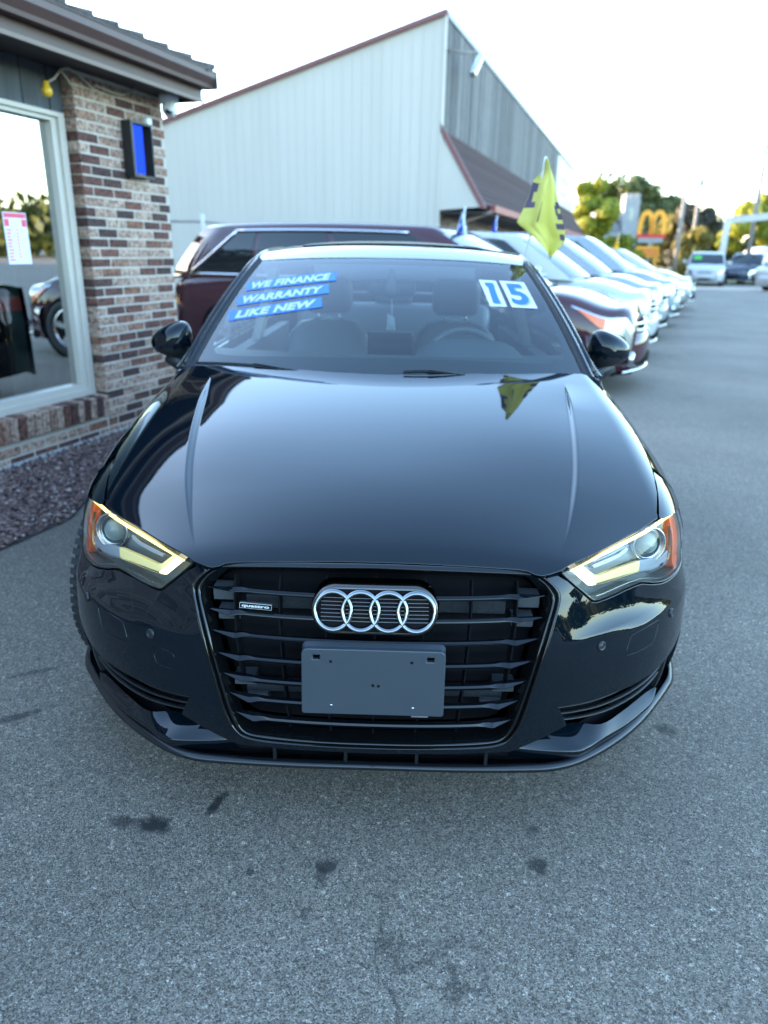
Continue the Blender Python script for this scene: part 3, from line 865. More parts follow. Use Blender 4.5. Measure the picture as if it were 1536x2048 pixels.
# ================================================================== TREES AND FAR THINGS
def tree(name, x, y, h, w, label, mats, group='trees beyond the street', base=0.25, leaves=7000, ls=0.21, z0=0.0, blobs=26):
    t = thing(name, (x, y, z0), label, 'tree', group)
    tr = []
    for k in range(7):
        f = k / 6
        tr.append((x + 0.12 * math.sin(k), y + 0.1 * math.cos(k * 1.3), z0 + h * 0.72 * f))
    r0 = max(0.12, h * 0.028)
    v, f = tube_geo(tr, [r0 * (1 - 0.8 * k / 6) for k in range(7)], 8)
    mb = MB(); mb.add(v, f)
    for k in range(6):
        a = k * 1.05 + 0.3; zb = z0 + h * (base + 0.07 * k)
        mb.tube([(x, y, zb), (x + math.cos(a) * w * .22, y + math.sin(a) * w * .22, zb + h * .09), (x + math.cos(a) * w * .38, y + math.sin(a) * w * .38, zb + h * .2)], [r0 * .45, r0 * .3, r0 * .1], 6)
    mb.build('trunk', 'bark', t, True)
    # crown: clumps of leaf faces spread through an uneven volume
    cs = []
    for k in range(blobs):
        u = rng.uniform(0, 1); a = rng.uniform(0, 6.283)
        prof = math.sin(math.pi * (0.12 + 0.80 * u)) ** 0.7
        rad = w / 2 * prof * rng.uniform(0.35, 0.95)
        cs.append((x + math.cos(a) * rad, y + math.sin(a) * rad, z0 + h * (base + (0.97 - base) * u), w * rng.uniform(0.11, 0.2)))
    cs = np.array(cs)
    idx = rng.integers(0, blobs, leaves)
    d = rng.normal(0, 1, (leaves, 3)); d /= np.linalg.norm(d, axis=1)[:, None]
    rr = cs[idx, 3] * rng.uniform(0.55, 1.08, leaves) ** 0.6
    c = cs[idx, :3] + d * rr[:, None] * np.array([1, 1, 0.8])
    nrm = d + rng.normal(0, 0.6, (leaves, 3)); nrm /= np.linalg.norm(nrm, axis=1)[:, None]
    t1 = np.cross(nrm, rng.normal(0, 1, (leaves, 3))); t1 /= np.linalg.norm(t1, axis=1)[:, None]
    t2 = np.cross(nrm, t1)
    s = ls * rng.uniform(0.6, 1.3, leaves)[:, None]
    V = np.stack([c - t1 * s, c + t2 * s * 0.6, c + t1 * s, c - t2 * s * 0.6], 1).reshape(-1, 3)
    F = np.arange(leaves * 4).reshape(-1, 4)
    mesh('crown', V, F, mats, t)
    return t
LG = leaf_mat('leaf_yellow_green', (0.16, 0.20, 0.012), (0.28, 0.27, 0.015))
MG = leaf_mat('leaf_mid_green', (0.045, 0.07, 0.02), (0.11, 0.12, 0.026))
DG = leaf_mat('leaf_dark', (0.03, 0.032, 0.022), (0.06, 0.05, 0.03))
OG = leaf_mat('leaf_olive_gold', (0.13, 0.12, 0.02), (0.24, 0.17, 0.03))
tree('bright_tree', 14.4, 58, 6.6, 4.4, 'bright yellow green tree at end of the grey building', LG, base=.08, leaves=10000)
tree('shrub', 16.8, 58.5, 2.7, 3.6, 'low yellow green shrub beside the golden arches sign', LG, base=.02, leaves=2500)
tree('tall_tree', 40, 142, 13.9, 17, 'tallest dark green tree behind the stone church', MG, base=.08, leaves=14000, ls=.42, blobs=50)
tree('broad_tree', 47.5, 141, 10.5, 13, 'lower green tree right of the church behind the arches', MG, base=.05, leaves=10000, ls=.42)
tree('dark_tree', 35.5, 93, 7.4, 6.6, 'dark brownish tree behind the thin light pole', DG, base=.08, leaves=9000, ls=.28)
tree('gold_bush', 22.4, 57.5, 3.3, 2.9, 'small olive gold bush behind the white suv', OG, base=.03, leaves=3000, ls=.2)
tree('right_tree', 45.5, 99, 8.4, 8.5, 'green gold tree behind the white steel frame', LG, base=.05, leaves=9000, ls=.32)
tree('hedge_tree', 40.5, 104, 6.2, 8, 'dark green tree between dark tree and steel frame', MG, base=.02, leaves=8000, ls=.32)
tree('edge_tree', 53, 104, 7.4, 10, 'green tree at the right edge behind the poles', MG, base=.03, leaves=8000, ls=.35)
tree('orange_tree', 33.6, 96, 6.4, 4, 'rust tinted tree left of the thin light pole', OG, base=.1, leaves=3000, ls=.4)
tree('roof_tree', -11.0, 27.0, 6.2, 4.6, 'tree rising behind the brown gutter and the white siding', OG, base=.2, leaves=4000, ls=.22)
# tree across the lot, seen only in reflections, and woods round the view, the left one added to block the sun
def woods_screen(name, pts, h, depth, count, ls, mat):
    P = np.array(pts, float)
    seg = rng.integers(0, len(P) - 1, count); u = rng.uniform(0, 1, count)
    c = P[seg] * (1 - u)[:, None] + P[seg + 1] * u[:, None]
    c = np.column_stack([c, np.zeros(count)])
    c[:, :2] += rng.normal(0, depth, (count, 2))
    hh = h * (0.72 + 0.28 * np.sin(c[:, 0] * .23 + c[:, 1] * .31)) * (0.85 + .15 * np.sin(c[:, 0] * .9 + c[:, 1] * .7))
    c[:, 2] = hh * rng.uniform(0, 1, count) ** 0.6
    nrm = rng.normal(0, 1, (count, 3)); nrm /= np.linalg.norm(nrm, axis=1)[:, None]
    t1 = np.cross(nrm, rng.normal(0, 1, (count, 3))); t1 /= np.linalg.norm(t1, axis=1)[:, None]
    t2 = np.cross(nrm, t1); s = ls * rng.uniform(.6, 1.3, count)[:, None]
    V = np.stack([c - t1 * s, c + t2 * s * .7, c + t1 * s, c - t2 * s * .7], 1).reshape(-1, 3)
    o = mesh(name, V, np.arange(count * 4).reshape(-1, 4), mat)
    tag(o, kind='stuff')
woods_screen('woods_screen', [(-75, -40), (-62, 10), (-50, 52), (-41, 72)], 36, 3.0, 46000, 1.1, MG)  # unseen trees added on the left to block low sun and bright sky
woods_screen('woods_screen', [(70, 118), (78, 60), (70, -10), (30, -55), (-30, -60), (-70, -40)], 7, 3.5, 26000, .8, MG)
woods_screen('woods_screen', [(20, 118), (75, 112), (110, 150)], 5.5, 3.0, 12000, .6, MG)

# church
ch = thing('church', (33.5, 114, 0), 'grey stone church with a square battlemented tower', 'church')
c_ = MB(); c_.box(32.4, 34.6, 113, 115.2, 0, 9.2); c_.build('tower', 'stone', ch)
for (x, y) in ((32.4, 113), (33.2, 113), (34.0, 113), (32.4, 114.6), (33.2, 114.6), (34.0, 114.6)):
    b_ = MB(); b_.box(x, x + 0.55, y, y + 0.55, 9.2, 9.85); b_.build('battlement', 'stone', ch)
for z in (6.2, 3.2):
    b_ = MB(); b_.box(33.2, 33.8, 112.95, 113.0, z, z + 1.7); b_.build('tower_window', 'lamp_dark', ch)
nv = MB(); nv.box(28.6, 32.35, 113.2, 124, 0, 4.6); nv.build('nave', 'stone', ch)
rf = MB(); rf.add([(28.3, 113.1, 4.61), (32.38, 113.1, 4.61), (30.4, 113.1, 7.7), (28.3, 124.2, 4.61), (32.38, 124.2, 4.61), (30.4, 124.2, 7.7)], [(0, 1, 2), (3, 5, 4), (0, 2, 5, 3), (1, 4, 5, 2)])
rf.build('roof', 'slate', ch)

# restaurant sign with two arches
rs = thing('arches_sign', (19.9, 60.5, 0), 'roadside sign with golden arches on a red band over a yellow panel', 'sign')
SA = np.array([math.cos(R(-18)), math.sin(R(-18)), 0]); SB = np.array([-SA[1], SA[0], 0])
def SF(a, b, z): return tuple(np.array([19.9, 60.5, 0]) + SA * a + SB * b + np.array([0, 0, z]))
for sg_ in (-1, 1):
    path = []
    for k in range(17):
        u = k / 16; a = math.pi * u
        path.append((sg_ * 0.46 + 0.46 * math.cos(math.pi - a) * 0.98, 3.0 + 1.62 * math.sin(a) ** 0.62))
    rows = []
    for i, (a, z) in enumerate(path):
        a0 = np.array(path[max(0, i - 1)]); a1 = np.array(path[min(16, i + 1)]); t_ = (a1 - a0) / np.linalg.norm(a1 - a0); nn = np.array([-t_[1], t_[0]]) * 0.17
        rows.append([SF(a + nn[0], -0.12, z + nn[1]), SF(a - nn[0], -0.12, z - nn[1]), SF(a - nn[0], 0.12, z - nn[1]), SF(a + nn[0], 0.12, z + nn[1])])
    loft('arch', rows, 'sign_yellow', rs, closed=True, smooth=False)
b_ = MB(); b_.box(-1.08, 1.08, -0.16, 0.16, 2.74, 2.99, SF); b_.build('red_band', 'sign_red', rs)
b_ = MB(); b_.box(-0.95, 0.95, -0.15, 0.15, 2.36, 2.735, SF); b_.build('grey_band', 'sign_grey', rs)
b_ = MB(); b_.box(-0.95, 0.78, -0.15, 0.15, 1.26, 2.1, SF); b_.build('message_panel', 'sign_yellow', rs)
b_ = MB()
for i in range(2):
    for k in range(6): b_.box(-0.8 + k * .25, -0.62 + k * .25, -0.158, -0.151, 1.45 + i * .28, 1.58 + i * .28, SF)
b_.build('message_letters', 'sign_red', rs)
b_ = MB(); b_.box(-0.12, 0.12, -0.1, 0.1, 0, 2.355, SF); b_.build('post', 'sign_grey', rs)
# poles
def pole(name, x, y, h, r, label, cat='pole', head=None):
    t = thing(name, (x, y, 0), label, cat, 'poles along the street')
    tube('shaft', [(x, y, 0), (x, y, h * .5), (x, y, h)], [r, r * .85, r * .7], 'pole_metal', t, 10)
    if head: head(t)
    return t
pole('utility_pole', 19.5, 53.2, 5.6, 0.17, 'thick grey utility pole right of the golden arches')
def lh(t): bevel_box('lamp', (0.5, 0.5, 0.55), 'sign_grey', t, .1, (24.6, 64.2, 7.15))
pole('light_pole', 24.6, 64.2, 7.0, 0.15, 'thin light pole with small dark lamp head', 'light pole', lh)
def ah(t):
    tube('arm', [(20.5, 44.2, 8.2), (18.6, 44.6, 8.35), (17.8, 44.8, 8.35)], 0.05, 'pole_metal', t, 8)
    bevel_box('lamp', (0.7, 0.3, 0.12), 'sign_grey', t, .04, (17.6, 44.85, 8.32))
pole('tall_pole', 20.5, 44.2, 8.6, 0.14, 'tallest pole near right edge with a long side arm', 'light pole', ah)
gf = thing('steel_frame', (18.5, 43, 0), 'white steel frame with a post and a beam leaving the picture', 'steel frame')
b_ = MB(); b_.box(18.34, 18.62, 42.88, 43.12, 0, 3.55); b_.build('post', 'white_steel', gf)
b_ = MB(); b_.add([(18.63, 42.9, 3.2), (24, 41, 3.75), (24, 41, 4.15), (18.63, 42.9, 3.56), (18.63, 43.1, 3.2), (24, 41.2, 3.75), (24, 41.2, 4.15), (18.63, 43.1, 3.56)], [(0, 1, 2, 3), (4, 7, 6, 5), (3, 2, 6, 7), (0, 4, 5, 1)]); b_.build('beam', 'white_steel', gf)
b_ = MB(); b_.box(23.8, 24.1, 40.9, 41.2, 0, 3.74); b_.build('post', 'white_steel', gf)
# pale tank and low shed beyond the cars
tk = thing('storage_tank', (23.4, 49, 0), 'cream rounded storage tank behind the cars at right', 'tank')
rows = [[(23.6 + math.cos(a) * r_, 49 + math.sin(a) * r_, z_) for a in np.linspace(0, 2 * math.pi, 20, endpoint=False)] for r_, z_ in ((1.25, 0), (1.3, 1.2), (1.25, 1.6), (1.0, 1.9), (.5, 2.05), (.01, 2.1))]
loft('shell', rows, 'white_steel', tk, closed=True)
# small flags along the row are built with the cars

# ================================================================== PARKED CARS
def nspline(xs, ys):
    xs = np.array(xs, float); ys = np.array(ys, float); n = len(xs); h = np.diff(xs)
    A = np.zeros((n, n)); b = np.zeros(n); A[0, 0] = A[-1, -1] = 1
    for i in range(1, n - 1):
        A[i, i - 1] = h[i - 1]; A[i, i] = 2 * (h[i - 1] + h[i]); A[i, i + 1] = h[i]
        b[i] = 6 * ((ys[i + 1] - ys[i]) / h[i] - (ys[i] - ys[i - 1]) / h[i - 1])
    m = np.linalg.solve(A, b)
    s0 = (ys[1] - ys[0]) / h[0] - h[0] * m[1] / 6; s1 = (ys[-1] - ys[-2]) / h[-1] + h[-1] * m[-2] / 6
    def f(x):
        x = np.asarray(x, float); i = np.clip(np.searchsorted(xs, x) - 1, 0, n - 2)
        t0 = xs[i + 1] - x; t1 = x - xs[i]; hh = h[i]
        v = (m[i] * t0 ** 3 + m[i + 1] * t1 ** 3) / (6 * hh) + (ys[i] / hh - m[i] * hh / 6) * t0 + (ys[i + 1] / hh - m[i + 1] * hh / 6) * t1
        v = np.where(x < xs[0], ys[0] + s0 * (x - xs[0]), v)
        return np.where(x > xs[-1], ys[-1] + s1 * (x - xs[-1]), v)
    return f

def wheel(parent, c, r, w, rim_r, mat='satin_metal', local=True, spokes=5, steer=0.0, axis='y', tread=False):
    """tyre with rounded shoulders and a spoked rim; the axle runs along y (local frame of the car) or x"""
    n = 36
    prof = [(rim_r - .005, -w * .40), (rim_r + .02, -w * .47), (r - .035, -w * .5), (r - .012, -w * .46), (r, -w * .36), (r, -w * .13), (r - .007, -w * .12), (r - .007, -w * .09), (r, -w * .08), (r, w * .08), (r - .007, w * .09), (r - .007, w * .12), (r, w * .13), (r, w * .36), (r - .012, w * .46), (r - .035, w * .5), (rim_r + .02, w * .47), (rim_r - .005, w * .40)]
    cs, sn = math.cos(steer), math.sin(steer)
    def tr(a, b, d):      # a,b in wheel plane, d along the axle
        if axis == 'y': x, y = a, d
        else: x, y = d, a
        x, y = x * cs - y * sn, x * sn + y * cs
        return (c[0] + x, c[1] + y, c[2] + b)
    rows = [[tr(rr * math.cos(2 * math.pi * k / n), rr * math.sin(2 * math.pi * k / n), d) for k in range(n)] for rr, d in prof]
    ty = loft('tyre', rows, 'rubber', parent, closed=True, local=local)
    if tread:
        # tread blocks across the crown of the tyre
        mb = MB(); nb = 64
        for k in range(nb):
            a0 = 2 * math.pi * k / nb; a1 = a0 + 2 * math.pi / nb * .62
            for (d0, d1, sk) in ((-w * .49, -w * .16, .05), (w * .16, w * .49, -.05), (-w * .07, w * .07, .02)):
                q = []
                for rr in (r - .004, r + .0065):
                    for (aa, d) in ((a0, d0), (a1, d0), (a1 + sk, d1), (a0 + sk, d1)):
                        r2 = rr - (.012 if abs(d) > w * .45 else 0)
                        q.append(tr(r2 * math.cos(aa), r2 * math.sin(aa), d))
                mb.add(q, [(0, 1, 2, 3), (4, 7, 6, 5), (0, 4, 5, 1), (1, 5, 6, 2), (2, 6, 7, 3), (3, 7, 4, 0)])
        mb.build('tread', 'rubber', ty, local=local)
    for sd in ((-1, 1) if axis == 'y' else (1, -1)):
        pass
    mb = MB()
    for sd in (-1, 1):
        d0 = sd * w * .34
        ring = []
        rr_ = [(rim_r, sd * w * .42), (rim_r - .012, sd * w * .43), (rim_r - .022, sd * w * .36), (rim_r - .025, 0)]
        rows = [[tr(q * math.cos(2 * math.pi * k / n), q * math.sin(2 * math.pi * k / n), d) for k in range(n)] for q, d in rr_]
        v, f = loft_geo(rows, True); mb.add(v, f)
        for k in range(spokes):
            a = 2 * math.pi * k / spokes + .3; aw, bw = .16, .07
            q = []
            for d in (d0 + sd * .01, d0 - sd * .02):
                q += [tr(.05 * math.cos(a - .6), .05 * math.sin(a - .6), d), tr(.05 * math.cos(a + .6), .05 * math.sin(a + .6), d), tr((rim_r - .015) * math.cos(a + aw), (rim_r - .015) * math.sin(a + aw), d), tr((rim_r - .015) * math.cos(a - aw), (rim_r - .015) * math.sin(a - aw), d)]
            mb.add(q, [(0, 1, 2, 3), (4, 7, 6, 5), (0, 4, 5, 1), (1, 5, 6, 2), (2, 6, 7, 3), (3, 7, 4, 0)])
        hub = [[tr(q * math.cos(2 * math.pi * k / 14), q * math.sin(2 * math.pi * k / 14), d) for k in range(14)] for q, d in ((.065, d0 - sd * .02), (.06, d0 + sd * .015), (.001, d0 + sd * .018))]
        v, f = loft_geo(hub, True); mb.add(v, f)
    mb.build('rim', mat, ty, local=local)
    bd = [[tr(q * math.cos(2 * math.pi * k / 24), q * math.sin(2 * math.pi * k / 24), d) for k in range(24)] for q, d in ((.001, -.02), (rim_r - .05, -.02), (rim_r - .05, .02), (.001, .02))]
    loft('brake_disc', bd, 'sign_grey', ty, closed=True, local=local)
    return ty

def make_car(name, label, cat, group, loc, rotz, body, L=4.6, Wd=1.82, Ht=1.68, hood=1.02, belt=1.06, ws0=1.05, ws1=1.85, roof_end=4.1, tail=4.5, nose=0.80, kind='suv', amber=False, bumper=None, chrome_bars=4, rails=False, greensticker=False, trim='chrome'):
    """nose at local x=0 pointing +x, body running to x=-L"""
    t = thing(name, loc, label, cat, group, rotz)
    hw = Wd / 2
    zt = nspline([-L, -L + .25, -tail + .2, -(ws0 + .9), -ws0, -.55, -.18, -.04, 0], [belt - .10, belt, belt + .01, belt - .01, hood, hood - .06, nose + .03, nose - .06, nose - .18])
    wf = nspline([-L, -L + .12, -L + .5, -L * .5, -.9, -.4, -.12, 0], [hw * .80, hw * .90, hw * .975, hw, hw * .985, hw * .93, hw * .76, hw * .62])
    xs = np.concatenate([np.linspace(-L, -L + .3, 5), np.linspace(-L + .5, -.9, 14), np.linspace(-.75, -.02, 12), [0.0]])
    def sec(x):
        z = float(zt(x)); w = float(wf(x)); zb = .20 if x > -.5 or x < -L + .5 else .17
        pr = [(0, z + .035), (.35 * w, z + .03), (.62 * w, z + .018), (.84 * w, z), (.93 * w, z - .035), (.965 * w, z - .10), (.985 * w, z - .22), (w, z - .36), (.995 * w, min(.50, z - .42)), (.975 * w, .34), (.95 * w, zb + .03), (.88 * w, zb)]
        return pr
    rows = []
    for x in xs:
        pr = sec(x)
        rows.append([(x, -y, z) for y, z in pr[::-1]] + [(x, y, z) for y, z in pr[1:]])
    v, f = loft_geo(rows)
    n = len(rows[0])
    f.append([(len(rows) - 1) * n + k for k in range(n)]); f.append(list(range(n))[::-1])
    # greenhouse loops
    tum = .80 if kind != 'sedan' else .74
    def loop(x0, x1, hwid, z, bow, rear_bow, crown=0.0):
        p = []
        for k in range(9):
            u = -1 + 2 * k / 8; p.append((x0 + bow * (1 - u * u), u * hwid, z + crown * (1 - u * u) * .3))
        for k in range(1, 10):
            p.append((x0 + (x1 - x0) * k / 10, hwid * (1 - .05 * (k / 10) ** 3), z))
        for k in range(9):
            u = 1 - 2 * k / 8; p.append((x1 - rear_bow * (1 - u * u), u * hwid * .95, z))
        for k in range(1, 10):
            p.append((x1 + (x0 - x1) * k / 10, -hwid * (1 - .05 * (1 - k / 10) ** 3), z))
        return np.array(p)
    lo = loop(-ws0, -tail, hw * .955, belt - .02, .16, .05)
    lo[:9, 2] = hood + .0
    hi = loop(-ws1, -roof_end, hw * tum, Ht - .06, .10, .05)
    hi[:, 2] += .03 * np.sin(np.pi * np.clip((-hi[:, 0] - ws1) / (roof_end - ws1), 0, 1))
    m = len(lo)
    def G2(u, vv, off=0.0):
        i = int(np.floor(u)) % m; j = (i + 1) % m; w_ = u - np.floor(u)
        a = lo[i] * (1 - w_) + lo[j] * w_; b = hi[i] * (1 - w_) + hi[j] * w_
        c = a * (1 - vv) + b * vv
        bulge = .035 * 4 * vv * (1 - vv)
        cen = np.array([-(ws1 + roof_end) / 2, 0, 1.0]); dr = c - cen; dr[2] = 0; dr /= np.linalg.norm(dr)
        return tuple(c + dr * (bulge + off) + np.array([0, 0, off * .5]))
    gr = [[G2(i, vv) for i in range(m)] for vv in (0, .25, .5, .75, 1.0)]
    hc = hi.mean(0)
    cap1 = [tuple(p * .93 + hc * .07 + np.array([0, 0, .035])) for p in hi]
    cap2 = [tuple(p * .6 + hc * .4 + np.array([0, 0, .055])) for p in hi]
    cap3 = [tuple(p * .05 + hc * .95 + np.array([0, 0, .06])) for p in hi]
    v2, f2 = loft_geo(gr + [cap1, cap2, cap3], True)
    mb = MB(); mb.add(v, f); mb.add(v2, f2)
    bd = mb.build('body', body, t, True, local=True)
    def patch(pname, u0, u1, v0, v1, mat, off=.006, nu=6, slant0=0, slant1=0, par=None):
        rows = []
        for b in range(5):
            vv = v0 + (v1 - v0) * b / 4
            rows.append([G2(u0 + slant0 * b / 4 + (u1 + slant1 * b / 4 - u0 - slant0 * b / 4) * k / nu, vv, off) for k in range(nu + 1)])
        return loft(pname, rows, mat, par or t, local=True)
    ws = patch('windscreen', .25, 7.75, .05, .93, 'darkglass', nu=14)
    # side windows: indices 8..18 right(+y) side, 26..36 left side
    cuts = [(0.9, 4.2), (4.45, 7.1), (7.3, 9.3)] if kind != 'sedan' else [(0.9, 4.6), (4.85, 8.4)]
    for k_, (a, b) in enumerate(cuts):
        last = k_ == len(cuts) - 1
        patch('side_window', 8 + a, 8 + b, .12, .88, 'darkglass', slant0=.25 if k_ == 0 else 0, slant1=-1.2 if last else 0)
        w1 = patch('side_window', 36 - b, 36 - a, .12, .88, 'darkglass', slant1=-.25 if k_ == 0 else 0, slant0=1.2 if last else 0)
    patch('rear_window', 18.3, 25.7, .12, .85, 'darkglass', nu=8)
    for sd in (0, 1):
        # bright strip round the side glass
        us = [8.8, 17.4] if sd == 0 else [26.6, 35.2]
        rowsb = [G2(us[0] + (us[1] - us[0]) * k / 16, .095, .012) for k in range(17)]
        tr_w = .015 if kind == 'van' else .012
        tube('window_trim', rowsb, tr_w, trim, t, 6, local=True)
        us2 = [9.2, 16.2] if sd == 0 else [27.8, 34.8]
        tube('window_trim', [G2(us2[0] + (us2[1] - us2[0]) * k / 16, .915, .012) for k in range(17)], tr_w, trim, t, 6, local=True)
        e0 = (us[1], us2[1]) if sd == 0 else (us[0], us2[0])
        tube('window_trim', [G2(e0[0] + (e0[1] - e0[0]) * k / 6, .095 + .82 * k / 6, .012) for k in range(7)], tr_w, trim, t, 6, local=True)
    if rails:
        for sd in (0, 1):
            us = [10, 17] if sd == 0 else [27, 34]
            tube('roof_rail', [tuple(np.array(G2(us[0] + (us[1] - us[0]) * k / 8, 1.0, -.03)) + np.array([0, 0, .06])) for k in range(9)], .018, 'satin_metal', t, 8, local=True)
    # lamps: strips lifted off the front corners
    def bodyp(x, side, k, off):
        pr = sec(x); k0 = int(k); w_ = k - k0
        y = pr[k0][0] * (1 - w_) + pr[min(k0 + 1, 11)][0] * w_; z = pr[k0][1] * (1 - w_) + pr[min(k0 + 1, 11)][1] * w_
        return (x + off * (1.0 if x > -.25 else .2), side * (y + off), z + off * .2)
    for sd in (-1, 1):
        rows = []
        xsq = np.linspace(-.62, -.03, 9)
        for j in range(5):
            rows.append([bodyp(x, sd, 4.6 + (j / 4) * (.2 + 1.7 * ((x + .62) / .59)), .008) for x in xsq])
        hl = loft('headlamp', rows, 'reflector', t, local=True)
        if amber:
            rows = []
            for j in range(3):
                rows.append([bodyp(x, sd, 4.85 + (j / 2) * (.1 + 1.0 * ((x + .56) / .3)), .016) for x in np.linspace(-.56, -.28, 5)])
            loft('turn_lens', rows, 'amber', hl, local=True)
        rows = [[bodyp(x, sd, 4.6 + 2.2 * j / 3, .008) for x in np.linspace(-L + .01, -L + (.07 if kind == 'van' else .30), 4)] for j in range(4)]
        loft('tail_lamp', rows, pbr('tail_red', (0.14, 0.008, 0.010), .15, coat=1.0), t, local=True)
    # nose: grille, chrome bars, bumper with lower grille and fog lamps
    def nosebar(nm, z, half, th, out, mat, dz=0.0):
        pts = []
        for k in range(13):
            u = -1 + 2 * k / 12
            pts.append((out - .16 * u * u * half / .7, u * half, z + dz * (1 - u * u)))
        rows = [[(p[0], p[1], p[2] + th), (p[0] + .02, p[1], p[2] + th * .6), (p[0] + .02, p[1], p[2] - th * .6), (p[0], p[1], p[2] - th), (p[0] - .06, p[1], p[2])] for p in pts]
        return loft(nm, rows, mat, t, closed=True, local=True)
    nosebar('grille', nose - .22, hw * .62, .13, .015, 'matt_black')
    for k in range(chrome_bars):
        nosebar('grille_bar', nose - .12 - k * .20 / max(1, chrome_bars - 1), hw * (.66 - .03 * k), .014, .05, 'chrome')
    bm_ = bumper or body
    rows = []
    for k in range(17):
        u = -1 + 2 * k / 16
        x0 = .07 - .52 * abs(u) ** 3.0; y0 = u * hw * .985
        rows.append([(x0 - .10, y0, .62), (x0 + .0, y0, .60), (x0 + .035, y0, .50), (x0 + .03, y0, .36), (x0 - .01, y0, .22), (x0 - .12, y0 * .98, .20)])
    loft('bumper', rows, bm_, t, local=True)
    nosebar('lower_grille', .34, hw * .55, .07, .098, 'matt_black')
    nosebar('lower_trim', .245, hw * .80, .014, .095, 'chrome')
    for sd in (-1, 1):
        lathe_rows = [[(-.02 + d, sd * hw * .72 + r_ * math.cos(a), .38 + r_ * math.sin(a)) for a in np.linspace(0, 2 * math.pi, 14, endpoint=False)] for r_, d in ((.07, 0), (.07, .03), (.055, .045), (.001, .04))]
        loft('fog_lamp', lathe_rows, 'chrome', t, closed=True, local=True)
    rows = []
    for k in range(11):
        u = -1 + 2 * k / 10
        x0 = -L - .06 + .30 * abs(u) ** 3.0; y0 = u * hw * .97
        rows.append([(x0 + .1, y0, .66), (x0, y0, .64), (x0 - .03, y0, .5), (x0, y0, .3), (x0 + .1, y0, .22)])
    loft('rear_bumper', rows, bm_, t, local=True)
    # wheels with dark arches
    r = .355 if kind != 'sedan' else .325
    for (x, sd) in ((-.88, -1), (-.88, 1), (-L + .95, -1), (-L + .95, 1)):
        y = sd * (hw - .115)
        ar = [[(x + q * math.cos(a), sd * (hw * .985 + e), r + q * math.sin(a)) for a in np.linspace(0, 2 * math.pi, 28, endpoint=False)] for q, e in ((.001, .006), (r + .035, .006), (r + .05, .004), (r + .055, -.02))]
        loft('wheel_arch', ar, 'matt_black', t, closed=True, local=True)
        wheel(t, (x, sd * (hw - .09), r), r, .225, r - .105)
    for sd in (-1, 1):
        mr = bevel_box('mirror', (.12, .23, .16), body, t, .045, (-ws0 - .42, sd * (hw + .13), belt + .07), seg=3, local=True)
    for sd in (-1, 1):
        # door seams and handles
        for x in (-ws0 - 1.15, -ws0 - 2.05):
            bevel_box('door_handle', (.2, .03, .03), trim, t, .01, (x, sd * (hw + .012), belt - .14), local=True)
            tube('door_seam', [(x - .17, sd * (float(wf(x)) * q + .002), z) for q, z in ((.965, belt - .10), (.985, belt - .22), (1.0, belt - .36), (.995, .5), (.975, .34))], .004, 'matt_black', t, 5, local=True)
    tube('wiper', [(-ws0 + .13, -.55, hood + .03), (-ws0 + .19, .0, hood + .035), (-ws0 + .12, .5, hood + .035)], .012, 'matt_black', t, 6, local=True)
    fl_ = MB(); fl_.box(-L + .1, -.15, -hw * .8, hw * .8, .2, .3); fl_.build('underbody', 'matt_black', t, local=True)
    if greensticker:
        patch('window_sticker', 1.0, 2.6, .45, .75, pbr('green_sticker', (0.05, 0.4, 0.02), .5), .012)
    return t

paint('paint_maroon', (0.052, 0.017, 0.022), metal=0.0, rough=0.5)
paint('paint_silver', (0.27, 0.275, 0.275), metal=0.3, rough=0.35)
paint('paint_white', (0.40, 0.395, 0.38))
paint('paint_iceblue', (0.24, 0.27, 0.29), metal=0.2, rough=0.35)
paint('paint_graphite', (0.035, 0.04, 0.045), metal=0.4, rough=0.35)
paint('paint_navy', (0.012, 0.018, 0.035), metal=0.2, rough=0.35)

ROWD = np.array([0.372, 0.928, 0.0]); ROWN = np.array([0.928, -0.372, 0.0])
RZ = math.atan2(ROWN[1], ROWN[0])
G1 = 'cars parked in the row behind the black sedan'
def rowpos(k, e=0.0):
    p = np.array([2.60, 6.72, 0]) + ROWD * (2.75 * k) + ROWN * e
    return (p[0], p[1], 0)
make_car('minivan', 'dark maroon minivan parked directly behind the black sedan', 'minivan', G1, rowpos(0, .06), RZ, 'paint_maroon', L=5.6, Wd=1.95, Ht=1.64, hood=1.00, belt=1.02, ws0=1.15, ws1=2.15, roof_end=5.08, tail=5.50, nose=.82, kind='van', amber=True, chrome_bars=4)
make_car('suv', 'white suv second in the row, beside the maroon minivan', 'suv', G1, rowpos(1, .0), RZ, 'paint_white', L=4.6, Ht=1.64, hood=1.03, belt=1.06, nose=.86, chrome_bars=4)
make_car('suv', 'silver suv third in the row with chrome bumper trim', 'suv', G1, rowpos(2, .0), RZ, 'paint_silver', L=4.6, Ht=1.66, hood=1.04, belt=1.07, nose=.86, chrome_bars=3)
make_car('suv', 'ice blue suv fourth in the row, tallest roof', 'suv', G1, rowpos(3, .1), RZ, 'paint_iceblue', L=4.7, Ht=1.74, hood=1.07, belt=1.10, nose=.88, chrome_bars=3, amber=True, rails=True)
make_car('sedan', 'pale silver sedan fifth in the row', 'sedan', G1, rowpos(4, .1), RZ, 'paint_silver', L=4.7, Ht=1.55, hood=.98, belt=1.0, nose=.78, kind='sedan', ws0=1.1, ws1=1.95, roof_end=3.7, tail=4.3, chrome_bars=3)
make_car('sedan', 'white car with dark front bumper at the far end of the row', 'sedan', G1, rowpos(5.1, .3), RZ, 'paint_white', L=4.6, Ht=1.55, hood=.98, belt=1.0, nose=.78, kind='sedan', ws0=1.1, ws1=1.95, roof_end=3.7, tail=4.3, bumper='paint_graphite', chrome_bars=2)
G2_ = 'cars parked on the far side of the lot'
